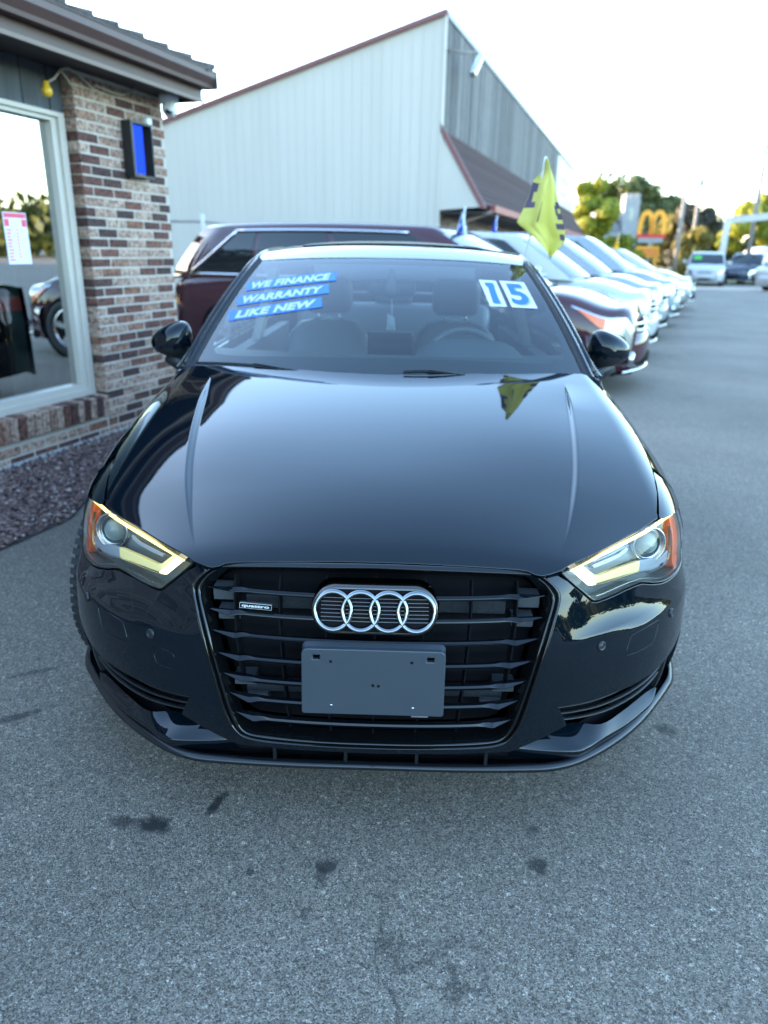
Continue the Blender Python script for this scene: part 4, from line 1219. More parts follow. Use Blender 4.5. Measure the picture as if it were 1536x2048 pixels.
make_car('suv', 'white suv with a green windscreen sticker facing the camera on the far side', 'suv', G2_, (15.05, 36.4, 0), R(-112), 'paint_white', L=4.5, Ht=1.62, greensticker=True)
make_car('sedan', 'pale blue sedan parked left of the white suv beyond the row', 'sedan', G2_, (13.2, 38.6, 0), R(-35), 'paint_iceblue', L=4.5, Ht=1.46, hood=.95, belt=.98, kind='sedan', ws0=1.1, ws1=1.9, roof_end=3.5, tail=4.1, nose=.75)
make_car('suv', 'dark navy suv between the white suv and the pole', 'suv', G2_, (18.2, 40.0, 0), R(-128), 'paint_navy', L=4.9, Ht=1.62)
make_car('sedan', 'white car with red tail lamps cut by the right edge', 'sedan', G2_, (20.4, 33.9, 0), R(20), 'paint_white', L=4.4, Ht=1.46, hood=.95, belt=.98, kind='sedan', ws0=1.1, ws1=1.9, roof_end=3.5, tail=4.1, nose=.75)

# flags clipped to the row of cars
def cloth(name, P, mat, parent, nu=14, nv=18):
    """P(u,v) -> point"""
    rows = [[P(i / nu, j / nv) for i in range(nu + 1)] for j in range(nv + 1)]
    o = loft(name, rows, mat, parent)
    md = o.modifiers.new('thickness', 'SOLIDIFY'); md.thickness = 0.002
    return o
def small_flag(name, x, y, z0, z1, w, mat, label, spots=None):
    t = thing(name, (x, y, z0), label, 'flag', 'small flags clipped to the parked cars')
    tube('stick', [(x, y, z0 - .25), (x + .02, y, z1 + .02)], .008, 'white_plastic', t, 6)
    def P(u, v):
        zz = z1 - (z1 - z0) * v
        ww = w * (.08 + .92 * v ** .9)
        return (x + .01 - ww * .75 * u + ww * .25 * math.sin(v * 2), y + .03 * math.sin(u * 9 + v * 3), zz - .03 * u)
    cloth('cloth', P, mat, t, 10, 10)
    if spots:
        mb = MB()
        for (u, v) in spots:
            q = [P(u, v), P(min(1, u + .28), v), P(min(1, u + .28), min(1, v + .16)), P(u, min(1, v + .16))]
            mb.add([(a, b - .012, c) for a, b, c in q], [(0, 1, 2, 3)])
        mb.build('print', 'blue_digit', t)
    return t
M['flag_white'] = pbr('white_flag_cloth', (.55, .62, .78), .7)
M['flag_blue'] = pbr('blue_flag_cloth', (.05, .10, .52), .7)
M['flag_pink'] = pbr('pink_flag_cloth', (.50, .08, .14), .7)
M['flag_gold'] = pbr('gold_flag_cloth', (.75, .42, .02), .7)
small_flag('flag', 0.72, 7.3, 1.52, 1.82, .19, 'flag_white', 'drooping white flag with blue print above the minivan roof', [(.1, .4), (.55, .3), (.15, .72), (.6, .62), (.65, .82), (.35, .55)])
small_flag('flag', 1.36, 9.6, 1.50, 1.84, .16, 'flag_blue', 'drooping blue flag left of the yellow flag')
small_flag('flag', 2.05, 10.6, 1.40, 1.56, .16, 'blue_digit', 'small blue flag behind the yellow flag pole')
small_flag('flag', 4.02, 15.2, 1.42, 1.68, .2, 'flag_pink', 'pink flag above the ice blue suv roof')
small_flag('flag', 5.95, 19.8, 1.50, 1.94, .22, 'flag_gold', 'gold flag above the far end of the row')

# ================================================================== BLACK SEDAN
# body surfaces: H(x,y) bonnet and wing tops, W(a,z) nose wrapped round the front (a = arc length from the middle), G(u,v) windscreen
ZC = nspline([.05, .09, .15, .27, .5, .85, 1.3], [.683, .719, .750, .789, .841, .901, .9615])
DL = nspline([.05, .2, .36, .55, .75, 1.0, 1.35], [.09, .111, .090, .062, .043, .029, .018])
CRX_Y = [.132, .21, .333, .456, .632, .888, 1.203]
CRX_X = [.417, .445, .482, .513, .547, .587, .628]
CRX = nspline(CRX_Y, CRX_X)
def sstep(t):
    t = np.clip(t, 0, 1); return t * t * (3 - 2 * t)
def crease(ax, y):
    # the sharp edges that run back over the bonnet: a short facet stepping down outwards, fading into the panel
    c = CRX(y)
    fade = sstep((y - .12) / .30) * sstep((1.19 - y) / .30)
    w = .006 + .017 * fade
    amp = .0085 * fade
    t = (ax - c + w / 2) / w
    st_ = sstep(t)
    return amp * st_ * np.exp(-np.maximum(ax - c, 0) / .11) - amp * .5 * np.exp(-np.maximum(c - ax, 0) / .10) * (1 - st_)
def H(x, y):
    ax = np.abs(x)
    return ZC(y) - DL(y) * (ax / .735) ** (2.3 + .8 * sstep((np.asarray(y, float) - .34) / .4)) - 3.6 * np.maximum(ax - .71, 0) ** 2 + crease(ax, y)
PX = [0, .15, .30, .42, .52, .62, .712, .790, .848, .884, .898, .900]
PY = [0, .004, .02, .05, .098, .162, .243, .345, .46, .59, .72, .87]
_t = np.concatenate([[0], np.cumsum(np.hypot(np.diff(PX), np.diff(PY)))])
_tt = np.concatenate([-_t[:0:-1], _t])
BX = nspline(_tt, np.concatenate([-np.array(PX)[:0:-1], PX]))
BY = nspline(_tt, np.concatenate([np.array(PY)[:0:-1], PY]))
DY = nspline([.12, .16, .20, .26, .35, .45, .55, .624, .70, .76, .82], [.06, .035, .018, .0, -.012, -.010, .005, .03, .068, .118, .19])
KX = nspline([.12, .16, .20, .26, .35, .45, .55, .65, .72, .80], [.96, .972, .985, 1.0, 1.01, 1.01, 1.004, .987, .956, .91])
ZR = nspline([.0, .42, .6, .75, .95, 1.3], [.53, .53, .525, .515, .50, .47])
RT = nspline([.0, .40, .46, .55, .75, .95, 1.3], [0, 0, .25, .65, .98, 1.05, .9])
def ridge(a, z):
    a = np.abs(a); d = z - ZR(a); r = np.clip(RT(a), 0, 1)
    k = .006; dd = np.where(d > 0, np.sqrt(np.maximum(d, 0) ** 2 + k * k) - k, 0)
    top = .030
    dd = np.where(d > 0, top * np.tanh(dd / top), 0)
    return r * dd * np.exp(-np.maximum(d - .10, 0) / .06)
def W(a, z):
    a = np.asarray(a, float); z = np.asarray(z, float)
    return np.stack(np.broadcast_arrays(BX(a) * KX(z), BY(a) + DY(z) + ridge(a, z), z), -1)
def G(u, v):
    u = np.asarray(u, float); v = np.asarray(v, float)
    hx = .772 + (.600 - .772) * v
    yc = 1.185 + (1.915 - 1.185) * v; ye = 1.375 + (1.975 - 1.375) * v
    zc = .945 + (1.330 - .945) * v; ze = .928 + (1.308 - .928) * v
    b = .022 * 4 * v * (1 - v)
    return np.stack(np.broadcast_arrays(u * hx, yc + (ye - yc) * u * u - b * .4, zc + (ze - zc) * u * u + b), -1)
def Hs(x, y):
    x = np.asarray(x, float); y = np.asarray(y, float)
    return np.stack(np.broadcast_arrays(x, y, H(x, y)), -1)
CEN = np.array([0, 1.9, .5])
def normals(S, u, v):
    e = 2e-4
    n = np.cross(S(u + e, v) - S(u - e, v), S(u, v + e) - S(u, v - e))
    n /= np.linalg.norm(n, axis=-1, keepdims=True) + 1e-12
    d = S(u, v) - CEN
    return n * np.sign((n * d).sum(-1, keepdims=True))
def off(S, o):
    return lambda u, v: S(u, v) + normals(S, np.asarray(u, float), np.asarray(v, float)) * o

def densify(poly, step):
    out = []
    n = len(poly)
    for i in range(n):
        a = np.array(poly[i], float); b = np.array(poly[(i + 1) % n], float)
        k = max(1, int(np.ceil(np.linalg.norm(b - a) / step)))
        for j in range(k):
            out.append(a + (b - a) * j / k)
    return np.array(out)
def smooth_line(pts, n=6):
    """Catmull-Rom through pts, open"""
    P = [np.array(p, float) for p in pts]
    P = [2 * P[0] - P[1]] + P + [2 * P[-1] - P[-2]]
    out = []
    for i in range(1, len(P) - 2):
        for k in range(n):
            t = k / n
            out.append(.5 * (2 * P[i] + (P[i + 1] - P[i - 1]) * t + (2 * P[i - 1] - 5 * P[i] + 4 * P[i + 1] - P[i + 2]) * t * t + (3 * P[i] - P[i - 1] - 3 * P[i + 1] + P[i + 2]) * t ** 3))
    out.append(P[-2])
    return [tuple(p) for p in out]
def panel(name, S, outline, mat, parent, step=.02, holes=(), rim=.018, cham=.0018, feats=(), flip=False):
    """a curved skin over the outline (surface coordinates) with a chamfered, turned-in edge and exact surface normals"""
    loops = [densify(outline, step * .6)] + [densify(h, step * .6) for h in holes]
    lo, hi = loops[0].min(0), loops[0].max(0)
    gx, gy = np.meshgrid(np.arange(lo[0] + step * .5, hi[0], step), np.arange(lo[1] + step * .5, hi[1], step * .87))
    gx = gx + (np.arange(gx.shape[0]) % 2)[:, None] * step * .5
    q = np.column_stack([gx.ravel(), gy.ravel()])
    m = in_poly(q[:, 0], q[:, 1], loops[0])
    for h in loops[1:]:
        m &= ~in_poly(q[:, 0], q[:, 1], h)
    q = q[m]
    allb = np.vstack(loops)
    if len(q):
        dmin = np.full(len(q), 9.)
        for k in range(0, len(allb), 400):
            dmin = np.minimum(dmin, np.linalg.norm(q[:, None] - allb[None, k:k + 400], axis=2).min(1))
        q = q[dmin > step * .45]
    fl_ = []; fe = []
    kk = len(allb)
    for fpts in feats:
        F_ = np.array(fpts, float)
        fe += [(kk + i, kk + i + 1) for i in range(len(F_) - 1)]; kk += len(F_); fl_.append(F_)
    if fl_:
        FA = np.vstack(fl_)
        dm = np.array([np.abs(np.linalg.norm(FA - p, axis=1)).min() for p in q])
        q = q[dm > step * .35]
        V = np.vstack([allb, FA, q])
    else:
        V = np.vstack([allb, q])
    edges = list(fe); k = 0
    for lp in loops:
        n = len(lp); edges += [(k + i, k + (i + 1) % n) for i in range(n)]; k += n
    r = delaunay_2d_cdt([Vector(p) for p in V], edges, [], 0, 1e-7)
    V2 = np.array([tuple(p) for p in r[0]]); T = np.array([f for f in r[2]])
    c = V2[T].mean(1)
    m = in_poly(c[:, 0], c[:, 1], loops[0])
    for h in loops[1:]:
        m &= ~in_poly(c[:, 0], c[:, 1], h)
    T = T[m]
    P = S(V2[:, 0], V2[:, 1]); Nn = normals(S, V2[:, 0], V2[:, 1])
    if flip: Nn = -Nn
    # winding
    fn = np.cross(P[T[:, 1]] - P[T[:, 0]], P[T[:, 2]] - P[T[:, 0]])
    bad = (fn * Nn[T[:, 0]]).sum(1) < 0
    T[bad] = T[bad][:, ::-1]
    verts = [P]; nor = [Nn]; faces = [tuple(t) for t in T]
    base = len(P)
    if rim:
        for li, lp in enumerate(loops):
            n = len(lp)
            Pb = S(lp[:, 0], lp[:, 1]); Nb = normals(S, lp[:, 0], lp[:, 1])
            if flip: Nb = -Nb
            tg = np.roll(Pb, -1, 0) - np.roll(Pb, 1, 0); tg /= np.linalg.norm(tg, axis=1)[:, None] + 1e-12
            area = (lp[:, 0] * np.roll(lp[:, 1], -1) - np.roll(lp[:, 0], -1) * lp[:, 1]).sum()
            out = np.cross(tg, Nb)
            # make sure 'out' leaves the panel
            mid = S(lp[:, 0] * 1.0, lp[:, 1])
            tst = lp + 0; i0 = n // 3
            dq = (out[i0] * 1e-3)
            # test direction numerically in parameter space
            e = 1e-4
            du = (S(lp[i0, 0] + e, lp[i0, 1]) - Pb[i0]) / e; dv = (S(lp[i0, 0], lp[i0, 1] + e) - Pb[i0]) / e
            Jm = np.stack([du, dv], 1); pq = np.linalg.lstsq(Jm, out[i0], rcond=None)[0]
            tp = lp[i0] + pq / (np.linalg.norm(pq) + 1e-12) * 1e-3
            inside = in_poly([tp[0]], [tp[1]], loops[0])[0]
            for h in loops[1:]:
                inside &= not in_poly([tp[0]], [tp[1]], h)[0]
            if inside: out = -out
            R0 = Pb; R1 = Pb + out * cham - Nb * cham; R2 = R1 - Nb * rim
            n1 = (Nb + out) / np.sqrt(2)
            verts += [R0, R1, R1, R2]; nor += [Nb, n1, out, out]
            for i in range(n):
                j = (i + 1) % n
                for (x, y) in ((0, 1), (2, 3)):
                    qd = (base + x * n + i, base + x * n + j, base + y * n + j, base + y * n + i)
                    fnn = np.cross([R0, R1, R1, R2][x][j] - [R0, R1, R1, R2][x][i], [R0, R1, R1, R2][y][i] - [R0, R1, R1, R2][x][i])
                    if (fnn * (n1[i] if x == 0 else out[i])).sum() < 0: qd = qd[::-1]
                    faces.append(qd)
            base += 4 * n
    return mesh(name, np.vstack(verts), faces, mat, parent, True, normals=np.vstack(nor))

def mir(S): return lambda u, v: S(-np.asarray(u, float), v)
Wm = mir(W)
M['badge_metal'] = pbr('badge_metal', (.30, .31, .32), .3, metal=.9)
sedan = thing('sedan', (0, 2.2, 0), 'glossy black sedan with four chrome rings on its grille, nearest the camera', 'car')

# --- outlines measured on the body (a, z)
HL_TOP = [(.4292, .6867), (.478, .6977), (.5327, .7065), (.6302, .7168), (.7168, .7215), (.8358, .7205), (.9437, .7125), (1.045, .702)]
HL_OUT = [(1.045, .702), (1.040, .6648), (1.022, .6285), (1.008, .59), (.985, .5685)]
HL_BOT = [(.985, .5685), (.915, .5695), (.8351, .5753), (.79, .5815), (.7394, .5933), (.695, .6065), (.6711, .6085), (.6297, .6084), (.5913, .6058), (.5561, .6046), (.5264, .605), (.512, .6095), (.4952, .6243), (.4697, .6465), (.4467, .6681), (.4292, .6867)]
GR_OUT = [(0, .7098), (.0688, .7093), (.2196, .7051), (.3465, .6968), (.3738, .6885), (.3952, .6725), (.4131, .656), (.422, .6397), (.4189, .6212), (.4023, .5799), (.3802, .5106), (.362, .4472), (.3466, .3754), (.3345, .33), (.3183, .3038), (.2984, .287), (.255, .2805), (.1809, .2808), (.06, .2804), (0, .2804)]
GR_IN = [(0, .699), (.0678, .6977), (.2173, .6929), (.3369, .6851), (.3615, .6796), (.3844, .6653), (.396, .6492), (.4026, .6348), (.3999, .6217), (.3862, .588), (.371, .5449), (.3503, .4685), (.3274, .3787), (.3152, .3335), (.3019, .3088), (.2781, .2967), (.18, .2933), (.0597, .2930), (0, .2935)]
GR_OUT_S = smooth_line(GR_OUT, 4); GR_IN_S = smooth_line(GR_IN, 4)
def sym(half):
    """close a half outline (from top middle to bottom middle) across the centre line"""
    h = [p for p in half]
    return h + [(-a, z) for a, z in h[::-1] if abs(a) > 1e-6]
HOOD_FRONT_Z = .7155
hl_line = smooth_line(HL_TOP, 4)
hl_poly = smooth_line(HL_TOP, 4)[:-1] + smooth_line(HL_OUT, 4)[:-1] + smooth_line(HL_BOT, 3)[:-1]
INT_UP = [(.4244, .3777), (.4662, .3749), (.5332, .3690), (.6361, .3665), (.7325, .3682), (.826, .374), (.92, .388), (.985, .402)]
INT_OUT = [(.985, .402), (1.005, .34), (.995, .25)]

# --- bumper skin
g = .0035
bump_half = [(.0, .2804 - g), (.06, .2804 - g), (.1809, .2808 - g), (.255, .2805 - g), (.2984, .287 - g), (.3183 + g, .3038 - g)]
go = [p for p in GR_OUT_S if p[1] < .70 and p[0] > .30 and p[1] > .31]
bump_half += [(a + g, z) for a, z in go[::-1]]
bump_half += [(.4200, .6790)]
bump_half += [(a, z - g * 1.6) for a, z in HL_BOT[::-1][1:]]
bump_half += [(1.06, .572), (1.16, .566), (1.19, .50), (1.17, .40), (1.15, .30), (1.13, .20), (1.04, .198)]
bump_half += [(a + .012, z) for a, z in INT_OUT[::-1]][:-1]
bump_half += [(.985, .402), (.92, .388), (.826, .374), (.7325, .3682), (.6361, .3665), (.5332, .3690), (.4662, .3749), (.4244, .3777), (.446, .339), (.458, .316), (.4291, .306), (.3866, .288), (.3213, .259), (.239, .2628), (.12, .2632), (0, .2625)]
bl = [(-a, z) for a, z in bump_half[::-1] if a > 1e-9]
bumper = panel('bumper', W, bump_half[:1] + bump_half[1:] + bl, 'paint_black', sedan, .016, rim=.03)

# --- bonnet
hb = [(0.0, .0815), (.06, .0815), (.17, .0818), (.27, .084), (.3154, .086), (.337, .0855), (.352, .0805), (.368, .0795), (.385, .0845), (.412, .0965)]
hb += [(x, y + .0012) for x, y in smooth_line([(.412, .0965), (.495, .160), (.576, .233), (.641, .293), (.711, .364)], 4)[1:]]
hb += [(.713, .385), (.7427, .4793), (.7682, .6078), (.7811, .7159), (.7857, .8321), (.7815, .9031), (.765, 1.0636), (.752, 1.20), (.7458, 1.2977)]
hb += [(.72, 1.312), (.64, 1.295), (.50, 1.254), (.40, 1.236), (.25, 1.222), (.12, 1.215), (0, 1.213)]
hood_poly = hb + [(-x, y) for x, y in hb[::-1] if abs(x) > 1e-9]
feats = []
for sg_ in (1, -1):
    ya = np.linspace(.135, 1.185, 110)
    fade = sstep((ya - .12) / .30) * sstep((1.19 - ya) / .30); wa = .006 + .017 * fade
    for k_ in (-.75, -.5, -.34, -.17, 0, .17, .34, .5, .75):
        feats.append(np.column_stack([sg_ * (CRX(ya) + wa * k_), ya]))
hood = panel('hood', Hs, hood_poly, 'paint_black', sedan, .0125, rim=.022, cham=.0025, feats=feats)

# --- side surface and wings
PLAN = nspline([.30, .40, .50, .62, .75, .87, 1.2, 1.8, 2.6, 3.4, 3.9, 4.25, 4.42], [.752, .815, .856, .886, .897, .899, .893, .893, .893, .885, .865, .80, .70])
PROF = nspline([.17, .25, .35, .5, .6, .7, .8, .88, .95, 1.05], [.955, .975, .992, 1.0, .994, .972, .938, .912, .885, .84])
def SX(y, z): 
    y = np.asarray(y, float); z = np.asarray(z, float)
    flare = .012 * np.exp(-((np.hypot(y - .87, z - .318) - .37) / .035) ** 2)
    return np.stack(np.broadcast_arrays(PLAN(y) * PROF(z) + flare, y, z), -1)
SXm = lambda y, z: SX(y, z) * np.array([-1, 1, 1])
for sgn in (1, -1):
    rows = []
    ys = list(np.linspace(.366, .60, 11)) + list(np.linspace(.63, 1.335, 30))
    hx_ = nspline([.366, .4793, .6078, .7159, .8321, .9031, 1.0636, 1.2, 1.335], [.712, .7427, .7682, .7811, .7857, .7815, .765, .752, .748])
    for y in ys:
        xh = float(hx_(y)) + .004; zh = float(H(xh, y))
        if y < .605:
            # short of the lamp: stop at its upper edge
            zl = float(np.interp(y, [.366, .40, .46, .52, .60], [.7245, .721, .713, .706, .700])) + .003
        else:
            zl = None
        dy = y - .87
        arch = .318 + math.sqrt(max(0, .368 ** 2 - dy * dy)) if abs(dy) < .368 else .19
        if y < .502 + .13 and zl is None: arch = max(arch, .573)
        # from the bonnet edge over the shoulder and down the side
        zs = zh - .125
        Q = np.array([float(SX(y, zs)[0]), zs]); P0 = np.array([xh, zh])
        slope = (float(H(xh + .002, y)) - zh) / .002
        t0 = np.array([1, slope]); t0 /= np.linalg.norm(t0)
        t1 = np.array([float(SX(y, zs - .01)[0]) - Q[0], -.01]); t1 /= np.linalg.norm(t1)
        d = np.linalg.norm(Q - P0)
        pts = []
        for k in range(13):
            t = k / 12
            b = (1 - t) ** 3 * P0 + 3 * (1 - t) ** 2 * t * (P0 + t0 * d * .45) + 3 * (1 - t) * t * t * (Q - t1 * d * .38) + t ** 3 * Q
            pts.append(b)
        zend = zl if zl is not None else arch
        pts = [p for p in pts]
        low = zl if zl is not None else arch
        if zl is not None:
            # clip the curve at the lamp edge
            full = np.array(pts); zz = full[:, 1]
            res = []
            for k in range(24):
                zt_ = zh + (min(zl, zh - .004) - zh) * (k / 23)
                res.append((float(np.interp(-zt_, -zz, full[:, 0])), zt_))
            pts = res
        else:
            nlow = 11
            full = np.array(pts)
            idx = np.linspace(0, 12, 13)
            pts = [tuple(p) for p in full] + [(float(SX(y, z)[0]), z) for z in np.linspace(zs, arch, nlow + 1)[1:]]
        rows.append([(sgn * x, y, z) for x, z in pts])
    # two pieces joined: above the lamp and behind it
    a_ = [r_ for r_, y in zip(rows, ys) if y <= .6001]; b_ = [r_ for r_, y in zip(rows, ys) if y > .6001]
    v1, f1 = loft_geo(a_); v2, f2 = loft_geo(b_)
    mb = MB(); mb.add(v1, f1); mb.add(v2, f2)
    # stitch
    fd = mb.build('fender', 'paint_black', sedan, True)
    Sx = SX if sgn > 0 else SXm
    zb = nspline([1.33, 1.9, 2.6, 3.3, 3.8, 4.3], [.915, .935, .95, .965, .985, .99])
    def top(y0, y1, n=8): return [(y, float(zb(y))) for y in np.linspace(y0, y1, n)]
    door = panel('front_door', Sx, top(1.343, 2.38) + [(2.38, .26), (1.343, .26)], 'paint_black', sedan, .06)
    bevel_box('handle', (.025, .2, .03), 'paint_black', door, .01, (sgn * .895, 2.2, .80))
    arc = [(3.507 + .36 * math.cos(a), .318 + .36 * math.sin(a)) for a in np.linspace(math.pi - .0, math.pi * .62, 8)]
    door = panel('rear_door', Sx, top(2.388, 3.12) + [(3.2, .75)] + [(q[0], q[1]) for q in arc[::-1]] + [(3.14, .26), (2.388, .26)], 'paint_black', sedan, .06)
    bevel_box('handle', (.025, .2, .03), 'paint_black', door, .01, (sgn * .89, 3.0, .82))
    arc2 = [(3.507 + .36 * math.cos(a), .318 + .36 * math.sin(a)) for a in np.linspace(math.pi * .62, -.1, 14)]
    panel('rear_quarter', Sx, top(3.128, 4.42) + [(4.42, .28), (3.87, .24)] + arc2[::-1] + [(3.21, .75)], 'paint_black', sedan, .06)
    panel('sill', Sx, [(1.24, .255), (3.14, .255), (3.13, .18), (1.24, .18)], 'paint_black', sedan, .05)
    # liner ring in the front arch
    ring = [[(sgn * .60, .87 + .372 * math.cos(a), .318 + .372 * math.sin(a)) for a in np.linspace(-.2, math.pi + .2, 20)], [(sgn * .872, .87 + .366 * math.cos(a), .318 + .366 * math.sin(a)) for a in np.linspace(-.2, math.pi + .2, 20)]]
    loft('arch_liner', ring, 'matt_black', sedan)
    ring = [[(sgn * .60, 3.507 + .372 * math.cos(a), .318 + .372 * math.sin(a)) for a in np.linspace(-.2, math.pi + .2, 20)], [(sgn * .87, 3.507 + .362 * math.cos(a), .318 + .362 * math.sin(a)) for a in np.linspace(-.2, math.pi + .2, 20)]]
    loft('arch_liner', ring, 'matt_black', sedan)
STEER = R(-8)
for (x, y, stz) in ((-.792, .87, STEER), (.792, .87, STEER), (-.79, 3.507, 0), (.79, 3.507, 0)):
    wheel(sedan, (x, y, .318), .318, .225, .225, 'satin_metal', local=False, spokes=10, steer=stz, axis='x', tread=(y < 1))

# --- grille surround: two bright lips round a black channel, all lofted on the nose
go_s = sym(GR_OUT_S); gi_s = sym(GR_IN_S)
def ring_pts(k, o):
    """outline between outer (k=0) and inner (k=1) edge, o = height off the skin"""
    A_ = np.array(resample(go_s, 220)); B_ = np.array(resample(gi_s, 220))
    p = A_ * (1 - k) + B_ * k
    return off(W, o)(p[:, 0], p[:, 1])
def resample(poly, n):
    P = np.array(poly + [poly[0]], float); s = np.concatenate([[0], np.cumsum(np.linalg.norm(np.diff(P, axis=0), axis=1))])
    q = np.linspace(0, s[-1], n, endpoint=False)
    return [(float(np.interp(x, s, P[:, 0])), float(np.interp(x, s, P[:, 1]))) for x in q]
prof = [(0, -.02), (0, .001), (.05, .004), (.22, .006), (.32, .004), (.36, -.002), (.42, -.007), (.56, -.008), (.62, -.003), (.68, .000), (.80, .000), (.92, -.003), (1.0, -.010), (1.02, -.045)]
def ring_row(k, o):
    A_ = np.array(resample(go_s, 220)); B_ = np.array(resample(gi_s, 220))
    p = A_ * (1 - k) + B_ * k
    w_ = sstep((A_[:, 1] - .672) / .026)
    ot = float(np.interp(k, [0, .001, .08, .80, .90, 1.0, 1.02], [-.02, -.002, .0005, .0045, .001, -.010, -.045])) if k > 0 else (-.02 if o < -.01 else -.002)
    oo = o * (1 - w_) + ot * w_
    return [tuple(q) for q in W(p[:, 0], p[:, 1]) + normals(W, p[:, 0], p[:, 1]) * oo[:, None]]
rows = [ring_row(k, o) for k, o in prof]
loft('grille_frame', rows, 'gloss_black', sedan, closed=True)
inner = panel('grille_back', off(W, -.085), [(a * 1.03, z) for a, z in sym([(a, .49 + (z - .49) * 1.03) for a, z in GR_IN])], 'matt_black', sedan, .04, rim=0)
# radiator mesh and struts glimpsed between the slats
S3 = off(W, -.05)
fins_m = pbr('radiator_fins', (.022, .026, .03), .5, metal=.5, noise=.8, nscale=170)
brk_m = pbr('grille_bracket_grey', (.05, .055, .06), .35)
for zz in (.602, .400):
    for sx in (-1, 1):
        P = S3(sx * .225, zz); mb = MB(); mb.box(P[0] - .075, P[0] + .075, P[1] + .012, P[1] + .02, zz - .016, zz + .016); mb.build('radiator_core', fins_m, sedan)
for sx in (-1, 1):
    for (a, z0, z1) in ((.362, .60, .632), (.345, .56, .585), (.305, .405, .43), (.275, .36, .385)):
        p = S3(sx * a, .5 * (z0 + z1)); mb = MB(); mb.box(p[0] - .024, p[0] + .024, p[1] - .005, p[1] + .03, z0, z1); mb.build('grille_bracket', brk_m, sedan)
# vertical ribs behind the slats
for a in (-.335, -.225, -.115, .0, .115, .225, .335):
    zt_ = float(np.interp(abs(a), [0, .33, .40], [.69, .68, .64])); zb_ = float(np.interp(abs(a), [0, .27, .31, .40], [.30, .31, .36, .64]))
    rows = []
    for z in np.linspace(zb_, zt_, 14):
        sl = a * (1 - .0) * float(np.interp(z, [.3, .69], [.86, 1.0]))
        P = off(W, -.026)(sl, z); P2 = off(W, -.05)(sl, z)
        rows.append([tuple(P + [-.0016, 0, 0]), tuple(P + [.0016, 0, 0]), tuple(P2 + [.0016, 0, 0]), tuple(P2 + [-.0016, 0, 0])])
    loft('grille_rib', rows, 'matt_black', sedan, closed=True, smooth=False)
# slats: a thin double-edged bar that swells into a faceted wing at each end
SL = [(.6412, .6383, .6435, .3964, .3277), (.5962, .5886, .5951, .3887, .3288), (.5499, .5398, .5467, .3761, .3159), (.4979, .4877, .4931, .3609, .3048), (.4486, .4374, .4407, .3491, .2950), (.3993, .3848, .3905, .3322, .2832), (.3464, .3336, .3378, .3183, .2755)]
for (ze, zk, zm, ae, ak) in SL:
    rows = []
    aa = np.concatenate([np.linspace(0, ak - .05, 14), [ak - .035, ak - .02, ak - .008, ak], np.linspace(ak, ae + .004, 7)[1:]])
    for a in np.concatenate([-aa[:0:-1], aa]):
        b = abs(a)
        # low front edge
        zf = float(np.interp(b, [0, ak - .045, ak - .02, ak, ae + .004], [zm - .0052, zm - .0052, zm - .0047, zk, ze - .0005]))
        zt_ = float(np.interp(b, [0, ak - .045, ak - .02, ak, ae + .004], [zm + .0060, zm + .0060, zm + .0075, zk + .0115, ze + .001]))
        fo = float(np.interp(b, [0, ak - .02, ak, ae + .004], [-.008, -.008, -.004, -.016]))
        bo = float(np.interp(b, [0, ak - .02, ak, ae + .004], [-.022, -.022, -.026, -.024]))
        def pt(z, o):
            return tuple(off(W, o)(a, z))
        gr = float(np.interp(b, [0, ak - .03, ak - .012, 9], [1, 1, 0, 0]))
        rows.append([pt(zt_, bo), pt(zt_ - .0010, gr * (fo - .003) + (1 - gr) * (fo - .72 * max(.0004, zt_ - zf - .001))), pt(zf + .0045 * gr + .0012, fo - .0005), pt(zf + .004 * gr + .001, fo - .004 * gr), pt(zf + .002 * gr + .0006, fo - .004 * gr), pt(zf + .0015 * gr + .0003, fo), pt(zf, fo - .001), pt(zf - .001, bo)])
    loft('slat', rows, 'slat_black', sedan, smooth=False)
# badge: bronze-black backing, black centre with fine bars, and the four rings
ZE = .6245
def eb(x, z, o): 
    P = W(x, ZE); return (x, float(off(W, 0)(x, ZE)[1]) + .33 * (z - ZE) - o, z)
def stadium(hw_, r_, n=18):
    o = []
    for k in range(n + 1):
        a = -math.pi / 2 + math.pi * k / n; o.append((hw_ + r_ * math.cos(a), r_ * math.sin(a)))
    for k in range(n + 1):
        a = math.pi / 2 + math.pi * k / n; o.append((-hw_ + r_ * math.cos(a), r_ * math.sin(a)))
    return o
rows = []
for (r_, o) in ((.0505, -.03), (.0505, .010), (.049, .0125), (.047, .0135), (.0445, .0135)):
    rows.append([eb(x, ZE - .002 + z, o) for x, z in stadium(.0885, r_)])
badge = loft('badge', rows, 'dark_chrome', sedan, closed=True)
rows = [[eb(x, ZE - .002 + z, .0134) for x, z in stadium(.0885, .0446)], [eb(x, ZE - .002 + z * .02, .0134) for x, z in stadium(.0885, .0446)]]
loft('badge_face', rows, 'matt_black', badge, closed=True)
for k in range(7):
    z = ZE - .024 + k * .008
    rows = [[eb(x, z - .0012, .0136), eb(x, z, .0152), eb(x, z + .0012, .0136)] for x in np.linspace(-.117, .117, 15)]
    loft('badge_bar', rows, 'dark_chrome', badge)
RX = [-.0905, -.0302, .0302, .0905]
for x0 in RX:
    rows = []
    for k in range(56):
        a = 2 * math.pi * k / 56
        rw = []
        for j in range(10):
            b = 2 * math.pi * j / 10
            rr = .0395 + .0052 * math.cos(b)
            rw.append(eb(x0 + rr * math.cos(a), ZE + rr * math.sin(a), .019 + .0052 * math.sin(b)))
        rows.append(rw)
    rows.append(rows[0])
    loft('ring', rows, 'ring_chrome', badge, closed=True)
